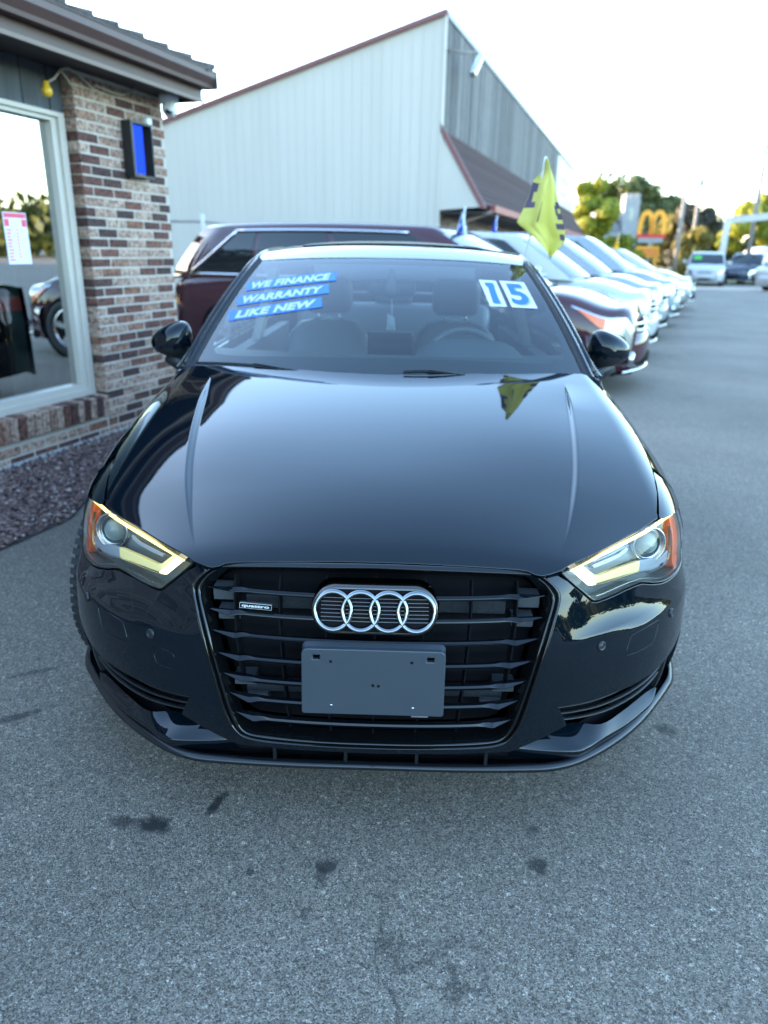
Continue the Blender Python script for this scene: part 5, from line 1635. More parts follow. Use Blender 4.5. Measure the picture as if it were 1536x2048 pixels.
# small script badge on the second gap
sb = MB()
def sbp(x, y, z):
    P = off(W, -.004)(x, z); return (P[0], P[1] - y, z)
rows = []
sb.box(-.304, -.230, -.004, .004, .6085, .6195, sbp); sbo = sb.build('script_badge', 'badge_metal', sedan)
sb = MB(); sb.box(-.3032, -.2308, .0041, .0047, .6093, .6187, sbp); sb.build('badge_field', 'matt_black', sbo)
tv, tf = text_geo('quattro', .012, .0004)
tv = tv / tv.max(0) * np.array([.064, .0068]) + np.array([-.299, .6104])
mesh('badge_letters', [sbp(x, .0056, z) for x, z in tv], tf, 'badge_metal', sbo)
# number plate bracket
def plp(x, y, z): return (x, -.036 - y + (z - .475) * .10, z)
pl = [(-.1535, .4000), (.1535, .4000), (.1555, .5400)] 
out = []
x0, x1, z0, z1, cr = -.1535, .1535, .4005, .5495, .011
for (cx, cz, a0) in ((x1 - cr, z1 - cr, 0), (x0 + cr, z1 - cr, math.pi / 2)):
    for k in range(7):
        a = a0 + math.pi / 2 * k / 6; out.append((cx + cr * math.cos(a), cz + cr * math.sin(a)))
out += [(x0, z0 + .002), (x0 + .002, z0), (x1 - .002, z0), (x1, z0 + .002)]
holes = [[(sx * .1235 - .0095, .5250), (sx * .1235 + .0095, .5250), (sx * .1235 + .0095, .5395), (sx * .1235 - .0095, .5395)] for sx in (-1, 1)]
PLS = lambda x, z: np.stack(np.broadcast_arrays(np.asarray(x, float), -.036 + (np.asarray(z, float) - .475) * .10, np.asarray(z, float)), -1)
pbk = panel('plate_bracket', PLS, out, 'plate', sedan, .02, holes=holes, rim=.012, cham=.0022)
rimo = [[plp(x * s_, o, .475 + (z - .475) * s2) for x, z in out] for s_, s2, o in ((1.0, 1.0, -.013), (1.025, 1.05, -.030))]
loft('bracket_skirt', rimo, 'plate', pbk, closed=True)
bx = MB(); bx.box(-.14, .14, -.055, -.050, .41, .54, plp); bx.build('bracket_back', 'matt_black', pbk)
for (x, z) in ((-.092, .524), (.083, .526), (-.091, .420), (.088, .418), (.0, .470), (.012, .469)):
    c_ = plp(x, .0004, z)
    rows = [[(c_[0] + r_ * math.cos(a), c_[1] - o, c_[2] + r_ * math.sin(a)) for a in np.linspace(0, 2 * math.pi, 10, endpoint=False)] for r_, o in ((.0032, 0), (.003, .0012), (.0004, .0012))]
    loft('screw', rows, 'satin_metal' if abs(x) > .05 and z < .5 else 'matt_black', pbk, closed=True)
tb_ = MB(); tb_.box(.088 - .003, .122, -.004, .0, .3965, .3995, plp); tb_.build('bracket_clip', 'satin_metal', pbk)

# --- lower lip, dark slot with webs, blades and side intakes
LIP = [(.0, .030), (.016, .030), (.185, .030), (.352, .035), (.437, .043), (.518, .075), (.622, .150), (.706, .230), (.772, .310), (.815, .367), (.845, .412), (.872, .49), (.885, .56)]
LIP = smooth_line(LIP, 4)
lipS = [(-x, y) for x, y in LIP[::-1] if x > 1e-9] + LIP
def lip_ring(inw, z, zs=0.0):
    o = []
    P = np.array(lipS)
    tg = np.gradient(P, axis=0); tg /= np.linalg.norm(tg, axis=1)[:, None]
    nn = np.column_stack([-tg[:, 1], tg[:, 0]])
    nn *= np.sign((nn * (np.array([0, 1.2]) - P)).sum(1))[:, None]
    for (x, y), m_ in zip(P, nn):
        s = min(1, abs(x) / .85)
        o.append((x + m_[0] * inw, y + m_[1] * inw, z + zs * s ** 3))
    return o
rows = [lip_ring(.05, .185), lip_ring(.003, .187, .02), lip_ring(0, .190, .024), lip_ring(-.001, .195, .026), lip_ring(.0015, .200, .028), lip_ring(.0085, .2037, .030), lip_ring(.0135, .2052, .031), lip_ring(.015, .2044, .031), lip_ring(.017, .193, .028), lip_ring(.06, .194, .03)]
loft('front_lip', rows, 'lip_black', sedan)
# slot back
rows = [lip_ring(.052, .19, .02), lip_ring(.055, .262, .03), lip_ring(.03, .268, .03)]
loft('lip_slot', [r_ for r_ in rows[:2]], 'matt_black', sedan)
for x in (-.235, -.065, .105, .27):
    b_ = MB(); b_.box(x - .004, x + .004, .040, .075, .20, .262); b_.build('slot_web', 'lip_black', sedan)
BU = [(.322, .040, .2585), (.392, .060, .270), (.440, .088, .276), (.487, .120, .278), (.560, .126, .270), (.633, .190, .266), (.705, .262, .266), (.734, .290, .265), (.753, .306, .2645)]
BL = [(.326, .041, .2575), (.405, .043, .248), (.484, .048, .245), (.522, .067, .244), (.566, .104, .243), (.633, .158, .243), (.697, .220, .244), (.735, .262, .247), (.756, .303, .262)]
for sgn in (1, -1):
    U = smooth_line(BU, 4); D = smooth_line(BL, 4)
    rows = []
    for k in range(9):
        t = k / 8
        rows.append([(sgn * (u[0] * (1 - t) + d[0] * t), u[1] * (1 - t) + d[1] * t, (u[2] * (1 - t) + d[2] * t)  + .001 * math.sin(math.pi * t)) for u, d in zip(U, D)])
    rows.append([(sgn * d[0], d[1] + .006, d[2] - .012) for d in D]); rows.append([(sgn * d[0], d[1] + .03, d[2] - .045) for d in D])
    loft('bumper_blade', rows, 'paint_black', sedan)
    # intake cavity
    liner = [(.40, .20), (1.02, .20), (1.02, .41), (.40, .41)]
    panel('intake_liner', off(W if sgn > 0 else Wm, -.075), liner, 'matt_black', sedan, .04, rim=0)
    for zl, pts in enumerate(([(.4315, .3594), (.4748, .3544), (.5371, .3475), (.5992, .3455), (.6971, .3455), (.78, .347), (.86, .350)], [(.4459, .339), (.4965, .3308), (.566, .3215), (.6362, .3190), (.7347, .3195), (.82, .3225), (.865, .326)], [(.4651, .3154), (.5205, .3047), (.5902, .2945), (.6457, .2920), (.7306, .2935), (.82, .298), (.868, .302)])):
        rows = []
        for a, z in smooth_line(pts, 4):
            S_ = W if sgn > 0 else Wm
            P = lambda o, dz: tuple(off(S_, o)(a, z + dz))
            rows.append([P(-.019, .0017), P(-.0175, 0), P(-.019, -.0017), P(-.030, -.0013), P(-.030, .0013)])
        loft('intake_slat', rows, 'black_plastic', sedan, closed=True)
    # upright at the outer end of the intake
    rows = []
    for z in np.linspace(.245, .395, 8):
        S_ = W if sgn > 0 else Wm
        rows.append([tuple(off(S_, o)(a, z)) for a, o in ((.875, -.06), (.877, -.012), (.885, -.010), (.893, -.02), (.893, -.06))])
    loft('intake_upright', rows, 'black_plastic', sedan, smooth=False)
    sc_ = [tuple(off(W if sgn > 0 else Wm, o)(a, z)) for a, z, o in ((.90, .258, -.012), (.985, .25, -.012), (.985, .285, -.02), (.95, .308, -.03), (.90, .30, -.03))]
    mesh('intake_corner', sc_, [(0, 1, 2, 3, 4)], 'black_plastic', sedan)

# --- flush covers and parking sensors
def groove(name, poly, sgn):
    S_ = W if sgn > 0 else Wm
    P = resample(poly, 60); c = np.mean(np.array(P), 0)
    rows = []
    for s_, o in ((1.0, -.0005), (.99, .0008), (.975, .0010), (.965, .0004), (.955, -.0006)):
        q = c + (np.array(P) - c) * (1 - (1 - s_) * .6); rows.append([tuple(p) for p in off(S_, o)(q[:, 0], q[:, 1])])
    return loft(name, rows, 'paint_black', sedan, closed=True)
COVER = smooth_line([(.6195, .460), (.622, .4752), (.634, .503), (.6488, .5085), (.7397, .5130), (.7505, .507), (.7453, .4896), (.7323, .463), (.7169, .4582), (.6633, .4570), (.6195, .460)], 4)[:-1]
TOW = smooth_line([(.5315, .4767), (.5023, .4804), (.4746, .4781), (.4664, .4732), (.4644, .4652), (.4609, .4489), (.463, .4382), (.487, .4362), (.5154, .4372), (.524, .4449), (.5303, .4635), (.5315, .4767)], 4)[:-1]
groove('washer_cover', COVER, 1); groove('washer_cover', COVER, -1); groove('tow_eye_cover', TOW, -1)
for (a, z) in ((.5367, .5075), (-.5367, .5075), (.825, .505), (-.825, .505)):
    S_ = W
    C0 = W(a, z); n_ = normals(W, np.array([a]), np.array([z]))[0]
    x_ = np.cross([0, 0, 1], n_); x_ /= np.linalg.norm(x_); y_ = np.cross(n_, x_)
    rows = [[tuple(C0 + x_ * r_ * math.cos(b) + y_ * r_ * math.sin(b) + n_ * o) for b in np.linspace(0, 2 * math.pi, 22, endpoint=False)] for r_, o in ((.0118, -.002), (.0118, .0025), (.0105, .0042), (.0078, .0042), (.0070, .0018), (.0062, .0024), (.0003, .0026))]
    loft('parking_sensor', rows, 'black_plastic', sedan, closed=True)

# --- headlamps
for sgn in (1, -1):
    S_ = W if sgn > 0 else Wm
    hs = panel('headlamp', off(S_, -.062), hl_poly, 'lamp_dark', sedan, .03, rim=0)
    # side walls of the lamp bowl and black gasket
    P = resample(hl_poly, 160); q = np.array(P); c = q.mean(0)
    def rg(sc, o): 
        p = c + (q - c) * np.array([sc, sc ** 1.6]); return [tuple(x) for x in off(S_, o)(p[:, 0], p[:, 1])]
    loft('lamp_gasket', [rg(1.006, -.03), rg(1.004, -.003), rg(.998, .0005), rg(.985, .0008), rg(.978, -.003), rg(.978, -.02)], 'gloss_black', hs, closed=True)
    loft('lamp_wall', [rg(.978, -.004), rg(.97, -.03), rg(.955, -.0615)], 'lamp_dark', hs, closed=True)
    panel('lens', off(S_, -.0005), [tuple(c + (np.array(p) - c) * np.array([.988, .97])) for p in resample(hl_poly, 120)], 'lens', hs, .02, rim=0)
    def strip(nm, pts, o, wdt, mat, depth=.006, taper=None):
        rows = []
        L_ = smooth_line(pts, 5)
        A_ = np.array(L_); tg = np.gradient(A_, axis=0); tg /= np.linalg.norm(tg, axis=1)[:, None]
        nn = np.column_stack([tg[:, 1], -tg[:, 0]])
        if nn[:, 1].mean() > 0: nn = -nn
        for i, (p, m_) in enumerate(zip(A_, nn)):
            w_ = wdt * (np.interp(i / (len(A_) - 1), [0, 1], taper) if taper else 1)
            p2 = p + m_ * w_
            rows.append([tuple(off(S_, o - depth)(p[0], p[1])), tuple(off(S_, o)(p[0], p[1])), tuple(off(S_, o)(p2[0], p2[1])), tuple(off(S_, o - depth)(p2[0], p2[1]))])
        return loft(nm, rows, mat, hs, smooth=False)
    DRL = [(.4640, .6885), (.5269, .6970), (.6035, .7065), (.6648, .7120), (.7362, .7152), (.8419, .7158), (.9153, .7112), (.985, .7025)]
    strip('daylight_strip', DRL, -.004, .0072, 'drl', taper=(1.0, .8))
    lo_ = [(.4874, .6880), (.4660, .6915), (.5185, .6405), (.5365, .6385)]
    panel('daylight_bar', off(S_, -.006), lo_, 'drl_white', hs, .01, rim=.006)
    band = [(.8211, .6265), (.7602, .6447), (.7145, .6524), (.6307, .6537), (.5593, .6506), (.5439, .6565), (.5116, .6864), (.4911, .6873), (.5452, .6368), (.5801, .635), (.617, .6335), (.6571, .632), (.706, .6277), (.7629, .6175), (.8152, .6106), (.8721, .6067), (.89, .63)]
    panel('light_guide', off(S_, -.016), band[2:13], 'drl_band', hs, .012, rim=.012)
    panel('guide_end', off(S_, -.0165), [band[0], band[1], band[2], band[12], band[13], band[14], band[15], band[16]], 'lamp_grey', hs, .012, rim=.012)
    strip('bright_trim', [(.985, .6967), (.9297, .6671), (.905, .6331), (.8749, .6086), (.8029, .6114), (.7533, .6168), (.6983, .6264), (.6502, .6292), (.6032, .6302), (.5364, .6323)], -.012, .0032, 'satin_metal')
    strip('lower_trim', [(.93, .578), (.86, .5835), (.80, .5900), (.75, .602), (.70, .6145), (.65, .6175), (.60, .6165), (.555, .614), (.53, .6145)], -.004, .0016, 'satin_metal')
    panel('lamp_fin', off(S_, -.022), [(.690, .6945), (.674, .6937), (.6481, .6872), (.5947, .6836), (.5481, .6794), (.5546, .6742), (.5991, .6769), (.6486, .6815), (.680, .688)], 'lamp_grey', hs, .01, rim=.014)
    # perforated strip above the fin
    mb = MB()
    for i in range(26):
        for j in range(3):
            a = .545 + i * .0052; z = .6875 + j * .0048 + (a - .545) * .085
            p = off(S_, -.012)(np.array([a, a + .003]), np.array([z, z + .003]))
            mb.add([tuple(off(S_, -.0125)(a, z)), tuple(off(S_, -.0125)(a + .0028, z)), tuple(off(S_, -.0125)(a + .0028, z + .0028)), tuple(off(S_, -.0125)(a, z + .0028))], [(0, 1, 2, 3)])
    pf = mb.build('perforated_strip', 'reflector', hs)
    # projector: deep bowl, chrome ring and glass ball
    pc = np.array([.800, .678]); C0 = off(S_, -.030)(pc[0], pc[1])
    fwd = np.array([sgn * .22, -.95, .12]); fwd /= np.linalg.norm(fwd)
    x_ = np.cross(fwd, [0, 0, 1]); x_ /= np.linalg.norm(x_); y_ = np.cross(x_, fwd)
    def prow(prof): return [[tuple(C0 + x_ * r_ * math.cos(b) + y_ * r_ * math.sin(b) + fwd * o) for b in np.linspace(0, 2 * math.pi, 32, endpoint=False)] for r_, o in prof]
    loft('projector_ring', prow([(.047, -.02), (.048, .004), (.0455, .008), (.042, .006), (.041, -.004), (.0385, -.004), (.0375, .001), (.036, -.01)]), 'satin_metal', hs, closed=True)
    loft('projector_bowl', prow([(.036, -.008), (.033, -.02), (.001, -.03)]), 'lamp_dark', hs, closed=True)
    loft('projector_lens', prow([(.031, -.022), (.0305, -.014), (.028, -.004), (.022, .005), (.013, .010), (.0005, .012)]), 'projector', hs, closed=True)
    # amber corner marker
    am = smooth_line([(1.030, .692), (.990, .6985), (.962, .6905), (.943, .66), (.925, .625), (.916, .597), (.928, .5775), (.953, .574), (.978, .585), (1.000, .62), (1.020, .66), (1.030, .692)], 4)[:-1]
    panel('side_marker', off(S_, -.010), am, 'amber', hs, .012, rim=.02)

# --- cowl, windscreen, pillars, roof
loft('cowl', [[tuple(Hs(x, float(np.interp(abs(x), [0, .12, .25, .4, .5, .64, .75], [1.212, 1.214, 1.221, 1.235, 1.253, 1.294, 1.31])) - .01) + np.array([0, 0, -.012 - dz])) for x in np.linspace(-.75, .75, 31)] if k == 0 else [tuple(G(x / .76, .03) + np.array([0, -.005, -.012])) for x in np.linspace(-.75, .75, 31)] for k, dz in ((0, 0), (1, 0))], 'black_plastic', sedan)
def grid_uv(u0, u1, v0, v1, nu, nv, S_):
    return [[tuple(S_(u0 + (u1 - u0) * i / nu, v0 + (v1 - v0) * j / nv)) for i in range(nu + 1)] for j in range(nv + 1)]
wsc = panel('windscreen', G, [(-.955, .0), (.955, .0), (.958, .5), (.965, .992), (0, .992), (-.965, .992), (-.958, .5)], 'windscreen', sedan, .05, rim=0)
fr_in = [(-.735, .0985), (-.55, .103), (-.3, .110), (0, .114), (.3, .110), (.5693, .100), (.74, .0905), (.82, .0900), (.860, .1010), (.8900, .127), (.9078, .17), (.915, .25), (.935, .5), (.948, .90), (.95, .975), (.90, .984), (0, .984), (-.90, .984), (-.95, .975), (-.948, .90), (-.935, .5), (-.922, .26), (-.915, .18), (-.895, .135), (-.86, .107)]
fr_in = smooth_line(fr_in + fr_in[:1], 3)[:-1]
panel('frit_band', off(G, -.004), [(-.955, .0), (.955, .0), (.958, .5), (.965, .992), (0, .992), (-.965, .992), (-.958, .5)], pbr('black_frit', (.014, .017, .02), .5), wsc, .05, holes=[fr_in], rim=0)
for sgn in (1, -1):
    Gs = (lambda u, v: G(sgn * np.asarray(u, float), v))
    rub = [[tuple(off(Gs, o)(u, v)) for u, o in ((.952, -.003), (.955, .005), (.968, .006), (.970, -.002))] for v in np.linspace(-.02, 1.0, 18)]
    loft('glass_seal', rub, 'rubber', sedan)
    pr = []
    for v in np.linspace(-.03, 1.02, 20):
        b = Gs(1.0, v)
        row = [tuple(off(Gs, o)(u, v)) for u, o in ((.969, -.004), (.970, .007), (.980, .012), (.990, .011))]
        e = np.array([sgn * 1.0, .25, -.15]); 
        row += [tuple(b + np.array([sgn * .006, .006, .006])), tuple(b + np.array([sgn * .018, .028, -.008])), tuple(b + np.array([sgn * .022, .05, -.03]))]
        pr.append(row)
    loft('a_pillar', pr, 'paint_black', sedan)
# roof and rear body from cross rows between the roof rails
RAIL = [(1.975, .600, 1.308), (2.15, .592, 1.340), (2.40, .585, 1.358), (2.75, .575, 1.362), (3.05, .565, 1.345), (3.3, .56, 1.310), (3.6, .585, 1.215), (3.85, .63, 1.120), (4.05, .67, 1.050), (4.25, .70, 1.02), (4.42, .68, .99)]
RY = [r_[0] for r_ in RAIL]; RXf = nspline(RY, [r_[1] for r_ in RAIL]); RZf = nspline(RY, [r_[2] for r_ in RAIL])
def RS(u, y):
    u = np.asarray(u, float); y = np.asarray(y, float)
    crown = np.interp(y, [1.975, 2.2, 2.5, 3.0, 3.3, 3.7, 4.42], [.022, .036, .042, .042, .038, .03, .02])
    bow = np.interp(y, [1.975, 2.2, 2.6, 4.42], [.060, .03, 0, 0])
    return np.stack(np.broadcast_arrays(u * RXf(y), y - bow * (1 - u * u), RZf(y) + crown * (1 - np.abs(u) ** 2.4)), -1)
sunroof_poly = [(-.74, 2.26), (.74, 2.26), (.76, 2.9), (-.76, 2.9)]
panel('roof', RS, [(-1.0, 1.977), (0, 1.977), (1.0, 1.977), (1.0, 2.6), (1.0, 3.28), (0, 3.28), (-1.0, 3.28), (-1.0, 2.6)], 'paint_black', sedan, .05, holes=[sunroof_poly], rim=.012)
panel('sunroof', off(RS, .002), [(-.73, 2.268), (.73, 2.268), (.75, 2.892), (-.75, 2.892)], 'darkglass', sedan, .05, rim=.012)
loft('sunroof_deflector', [[tuple(RS(u, 2.245) + np.array([0, 0, .002])) for u in np.linspace(-.72, .72, 24)], [tuple(RS(u, 2.25) + np.array([0, 0, .005])) for u in np.linspace(-.72, .72, 24)], [tuple(RS(u, 2.268) + np.array([0, 0, .002])) for u in np.linspace(-.72, .72, 24)]], 'matt_black', sedan)
panel('rear_window', RS, [(-.9, 3.32), (.9, 3.32), (.94, 4.0), (-.94, 4.0)], 'sideglass', sedan, .06, rim=0)
for sgn in (1, -1):
    loft('c_pillar', [[tuple(RS(sgn * u, y)) for u in (.90 if y < 3.9 else .93, 1.0)] for y in np.linspace(3.28, 4.02, 10)], 'paint_black', sedan)
panel('trunk_lid', RS, [(-1, 4.03), (1, 4.03), (1, 4.42), (-1, 4.42)], 'paint_black', sedan, .05)
rb = [[(x * 1.0, 4.42 + .05 * (1 - (x / .72) ** 2), z) for x in np.linspace(-.70, .70, 13)] for z in (.99, .8, .6, .45, .3, .22)]
rb[0] = [(x, 4.42 + .0 * x, .99 + .02 * (1 - abs(x / .7) ** 2.4)) for x in np.linspace(-.68, .68, 13)]
loft('rear_bumper', rb, 'paint_black', sedan)
for sgn in (1, -1):
    # rail curve down the A pillar and back, belt line below, dark side glass between
    rail = [tuple(G(sgn * 1.0, v) + np.array([sgn * .018, .03, -.01])) for v in np.linspace(0.02, .98, 9)] + [(sgn * (float(RXf(y)) + .012), y, float(RZf(y)) - .015) for y in np.linspace(2.05, 4.0, 22)]
    belt = []
    for p in rail:
        y = p[1] if p[1] > 1.45 else p[1]
        yb = float(np.interp(p[1], [1.40, 2.0, 3.3, 4.0], [1.40, 2.0, 3.25, 3.75]))
        zb_ = float(np.interp(yb, [1.33, 1.9, 2.6, 3.3, 3.8, 4.3], [.915, .935, .95, .965, .985, .99]))
        belt.append((sgn * float(SX(yb, zb_)[0]) , yb, zb_))
    rows = [[tuple(np.array(a) * (1 - t) + np.array(b) * t + np.array([sgn * .03 * 4 * t * (1 - t), 0, 0])) for a, b in zip(belt, rail)] for t in np.linspace(0, 1, 6)]
    loft('side_glass', rows, 'sideglass', sedan)
    tube('roof_rail_trim', [tuple(np.array(p) + np.array([0, 0, .008])) for p in rail], .012, 'paint_black', sedan, 8)
    tube('belt_trim', [tuple(np.array(p) + np.array([0, 0, .004])) for p in belt], .008, 'gloss_black', sedan, 8)
    bp_ = MB(); bp_.box(-.05, .05, -.006, .006, 0, 1)
    k0 = 12
    a, b = np.array(belt[k0]), np.array(rail[k0])
    loft('b_pillar', [[tuple(a * (1 - t) + b * t + np.array([sgn * (.03 * 4 * t * (1 - t) + .004), dy, 0])) for dy in (-.05, .05)] for t in np.linspace(0, 1, 6)], 'gloss_black', sedan)
    # rear lamps
    panel('tail_lamp', off(SX if sgn > 0 else SXm, .004), [(4.05, .80), (4.40, .80), (4.40, .92), (4.1, .92)], pbr('tail_lens', (.10, .006, .008), .15, coat=1), sedan, .05)

# --- door mirrors
for sgn in (1, -1):
    cx, cy, cz = sgn * .925, 1.72, .985
    rows = []; 
    for i in range(15):
        th = -math.pi / 2 + math.pi * i / 14
        rw = []
        for k in range(28):
            ph = 2 * math.pi * k / 28
            se = lambda c, e: math.copysign(abs(c) ** e, c)
            x = .090 * se(math.cos(th), .75) * se(math.cos(ph), .8); z = .071 * se(math.cos(th), .75) * se(math.sin(ph), .75); y = .075 * math.sin(th)
            z *= 1.0 - .30 * (x / .09) * 1.0 if z > 0 else (1.0 - .45 * (x / .09))
            if y > .045: y = .045
            rw.append((cx + sgn * x, cy + y + .25 * abs(x) * (1 if x > 0 else 0) , cz + z + .012 * (x / .09) * -1 + (.0)))
        rows.append(rw)
    v, f = loft_geo(rows, True)
    # glossy cap above, matt foot below
    zc_ = cz - .026
    V = np.array(v)
    up_f = [q for q in f if V[list(q), 2].mean() >= zc_]; lo_f = [q for q in f if V[list(q), 2].mean() < zc_]
    mh = mesh('door_mirror', v, up_f, 'paint_black', sedan, True)
    V2 = V.copy(); cc = np.array([cx, cy, cz]); V2 = cc + (V2 - cc) * .985
    mesh('mirror_base', V2, lo_f, 'black_plastic', mh, True)
    stem = [(sgn * .93, 1.725, .925), (sgn * .895, 1.715, .895), (sgn * .855, 1.70, .870), (sgn * .82, 1.69, .86)]
    tube('mirror_stem', stem, [.042, .034, .034, .05], 'black_plastic', mh, 12)
    b_ = MB(); b_.add([(cx + sgn * x, cy + .047, cz + z) for x, z in ((-.075, -.05), (.06, -.04), (.075, .01), (.06, .035), (-.06, .06))], [(0, 1, 2, 3, 4)]); b_.build('mirror_glass', 'chrome', mh)
    rows = [[(cx + sgn * x, cy - .072 + .30 * max(0, x) - .35 * (min(0, x + .05)) , cz - .020 + dz) for x in np.linspace(-.06, .082, 8)] for dz in (-.004, .004)]

# --- wipers
def wiper(pts_arm, pts_blade):
    ob = tube('wiper', [tuple(off(G, .005)(u, v)) for u, v in pts_blade], .003, 'rubber', sedan, 8)
    tube('wiper_arm', [tuple(off(G, o * .7)(u, v)) for u, v, o in pts_arm[:3]], [.003, .003, .0025], 'black_plastic', ob, 8)
wiper([(-.42, .006, .006), (-.52, .020, .010), (-.64, .033, .014), (-.74, .037, .012)], [(-.95, .030), (-.83, .036), (-.70, .035), (-.60, .030), (-.50, .018), (-.44, .008)])
wiper([(.36, .006, .006), (.27, .018, .010), (.19, .027, .013), (.09, .028, .012)], [(.075, .022), (.12, .027), (.17, .029), (.26, .024), (.33, .012)])

# --- cabin
bx = MB(); bx.box(-.70, .70, .55, 4.0, .17, .32); bx.build('floor_pan', 'matt_black', sedan)
tray = [p for p in lip_ring(.04, .20) if p[1] < .42]
loft('undertray', [tray, [(p[0] * .9, .60, .20) for p in tray]], 'matt_black', sedan)
bx = MB(); bx.box(-.60, .60, .28, 1.30, .30, .60); bx.build('engine_block', 'matt_black', sedan)
rows = [[(x, y + .12 * (x / .74) ** 2, z) for x in np.linspace(-.74, .74, 15)] for y, z in ((1.26, .93), (1.36, .945), (1.50, .955), (1.62, .958), (1.70, .945), (1.73, .90), (1.74, .70), (1.74, .4))]
dash = loft('dashboard', rows, 'dash', sedan)
rows = [[(.335 + x, 1.58 + y, .958 + h * (1 - (x / .22) ** 4)) for x in np.linspace(-.22, .22, 13)] for y, h in ((0, 0), (.06, .045), (.13, .06), (.17, .05), (.18, 0))]
loft('instrument_hood', rows, 'dash', dash)
sw = thing_part = None
wc = np.array([.335, 1.93, .865]); tilt = R(24)
def swp(r_, a, o): 
    x = r_ * math.cos(a); yv = r_ * math.sin(a)
    return (wc[0] + x, wc[1] + yv * math.sin(tilt) + o * math.cos(tilt), wc[2] + yv * math.cos(tilt) - o * math.sin(tilt))
rows = []
for k in range(41):
    a = 2 * math.pi * k / 40
    rows.append([swp(.176 + .016 * math.cos(b), a, .016 * math.sin(b)) for b in np.linspace(0, 2 * math.pi, 10, endpoint=False)])
stw = loft('steering_wheel', rows, 'leather', sedan, closed=True)
loft('wheel_boss', [[swp(q, a, o) for a in np.linspace(0, 2 * math.pi, 20, endpoint=False)] for q, o in ((.075, .02), (.07, -.03), (.05, -.05), (.001, -.055))], 'dash', stw, closed=True)
for a in (0, math.pi, -math.pi / 2):
    tube('wheel_spoke', [swp(.06, a, -.01), swp(.172, a, 0)], .016, 'dash', stw, 8)
def seat(x0):
    st_ = bevel_box('seat', (.50, .52, .16), 'leather', sedan, .06, (x0, 2.25, .46), Matrix.Rotation(R(6), 4, 'X'), 3)
    rows = []
    for z, hw_, th in ((.50, .23, .10), (.62, .245, .11), (.75, .25, .11), (.86, .235, .10), (.95, .20, .085), (1.00, .15, .065), (1.015, .08, .04)):
        yb = 2.42 + (z - .5) * .28
        rw = []
        for k in range(20):
            a = 2 * math.pi * k / 20
            rw.append((x0 + math.copysign(abs(math.cos(a)) ** .7, math.cos(a)) * hw_, yb + math.copysign(abs(math.sin(a)) ** .7, math.sin(a)) * th - (.03 * abs(math.cos(a)) ** 3 if math.sin(a) < 0 else 0), z))
        rows.append(rw)
    loft('seat_back', rows, 'leather', st_, closed=True)
    tube('seat_piping', [(x0 - .24 + .0 * t, 2.47, .80) for t in (0, 1)] and [(x0 + sx, 2.40 + (z - .5) * .28, z) for sx, z in ((-.235, .72), (-.228, .84), (-.20, .935), (-.14, .995), (0, 1.018), (.14, .995), (.20, .935), (.228, .84), (.235, .72))], .006, 'headliner', st_, 6)
    for sx in (-.055, .055):
        tube('headrest_post', [(x0 + sx, 2.55, .99), (x0 + sx, 2.57, 1.08)], .007, 'satin_metal', st_, 8)
    bevel_box('headrest', (.25, .11, .19), 'leather', st_, .05, (x0, 2.575, 1.135), Matrix.Rotation(R(10), 4, 'X'), 4)
seat(.335); seat(-.335)
bevel_box('rear_bench', (1.25, .55, .2), 'leather', sedan, .06, (0, 3.1, .48), seg=3)
bevel_box('rear_backrest', (1.25, .16, .55), 'leather', sedan, .06, (0, 3.42, .78), Matrix.Rotation(R(-22), 4, 'X'), 3)
for x in (-.40, 0, .40):
    bevel_box('rear_headrest', (.24, .09, .13), 'leather', sedan, .035, (x, 3.50, 1.10), seg=3)
bx = MB(); bx.box(-.58, .58, 3.48, 3.98, .985, 1.0); bx.build('parcel_shelf', 'dash', sedan)
rows = [[tuple(RS(u, y) + np.array([0, .02 if y < 2.1 else 0, -.035])) for u in np.linspace(-.95, .95, 9)] for y in np.linspace(2.0, 3.28, 9)]
loft('headliner', rows, 'headliner', sedan)
bx = bevel_box('console', (.24, .9, .28), 'dash', sedan, .04, (0, 2.1, .52))
bevel_box('centre_screen', (.19, .02, .11), 'gloss_black', dash, .008, (0, 1.735, .99))
for sgn in (1, -1):
    bx = MB(); bx.box(sgn * .70 - .03, sgn * .70 + .03, 1.5, 3.4, .35, .92); bx.build('door_trim', 'dash', sedan)
    b_ = MB(); b_.box(sgn * .70 - .02, sgn * .70 + .02, 2.40, 2.52, .92, 1.30, lambda x, y, z: (x - sgn * (z - .92) * .30, y, z)); b_.build('pillar_trim', 'headliner', sedan)
rm_ = bevel_box('rear_view_mirror', (.22, .04, .07), 'black_plastic', sedan, .02, (.0, 2.02, 1.20), Matrix.Rotation(R(-10), 4, 'X'), 3)
rows = [[(r_ * math.cos(a), 1.935 + (z0) * -.25 + r_ * .5 * math.sin(a), 1.285 - z0) for a in np.linspace(0, 2 * math.pi, 18, endpoint=False)] for r_, z0 in ((.008, 0), (.014, .02), (.022, .05), (.035, .075), (.040, .095), (.034, .112), (.012, .12), (.001, .121))]
loft('sensor_pod', rows, 'black_plastic', rm_, closed=True)
fob = tube('hanging_tag', [(.0, 2.02, 1.17), (.004, 2.03, 1.08), (.0, 2.03, 1.03)], .003, 'white_plastic', rm_, 6)
for k in range(5):
    tube('hanging_tag', [(.006 * (k - 2), 2.03, 1.09 - .004 * k), (.010 * (k - 2), 2.03, .985)], .0035, 'headliner', rm_, 6)

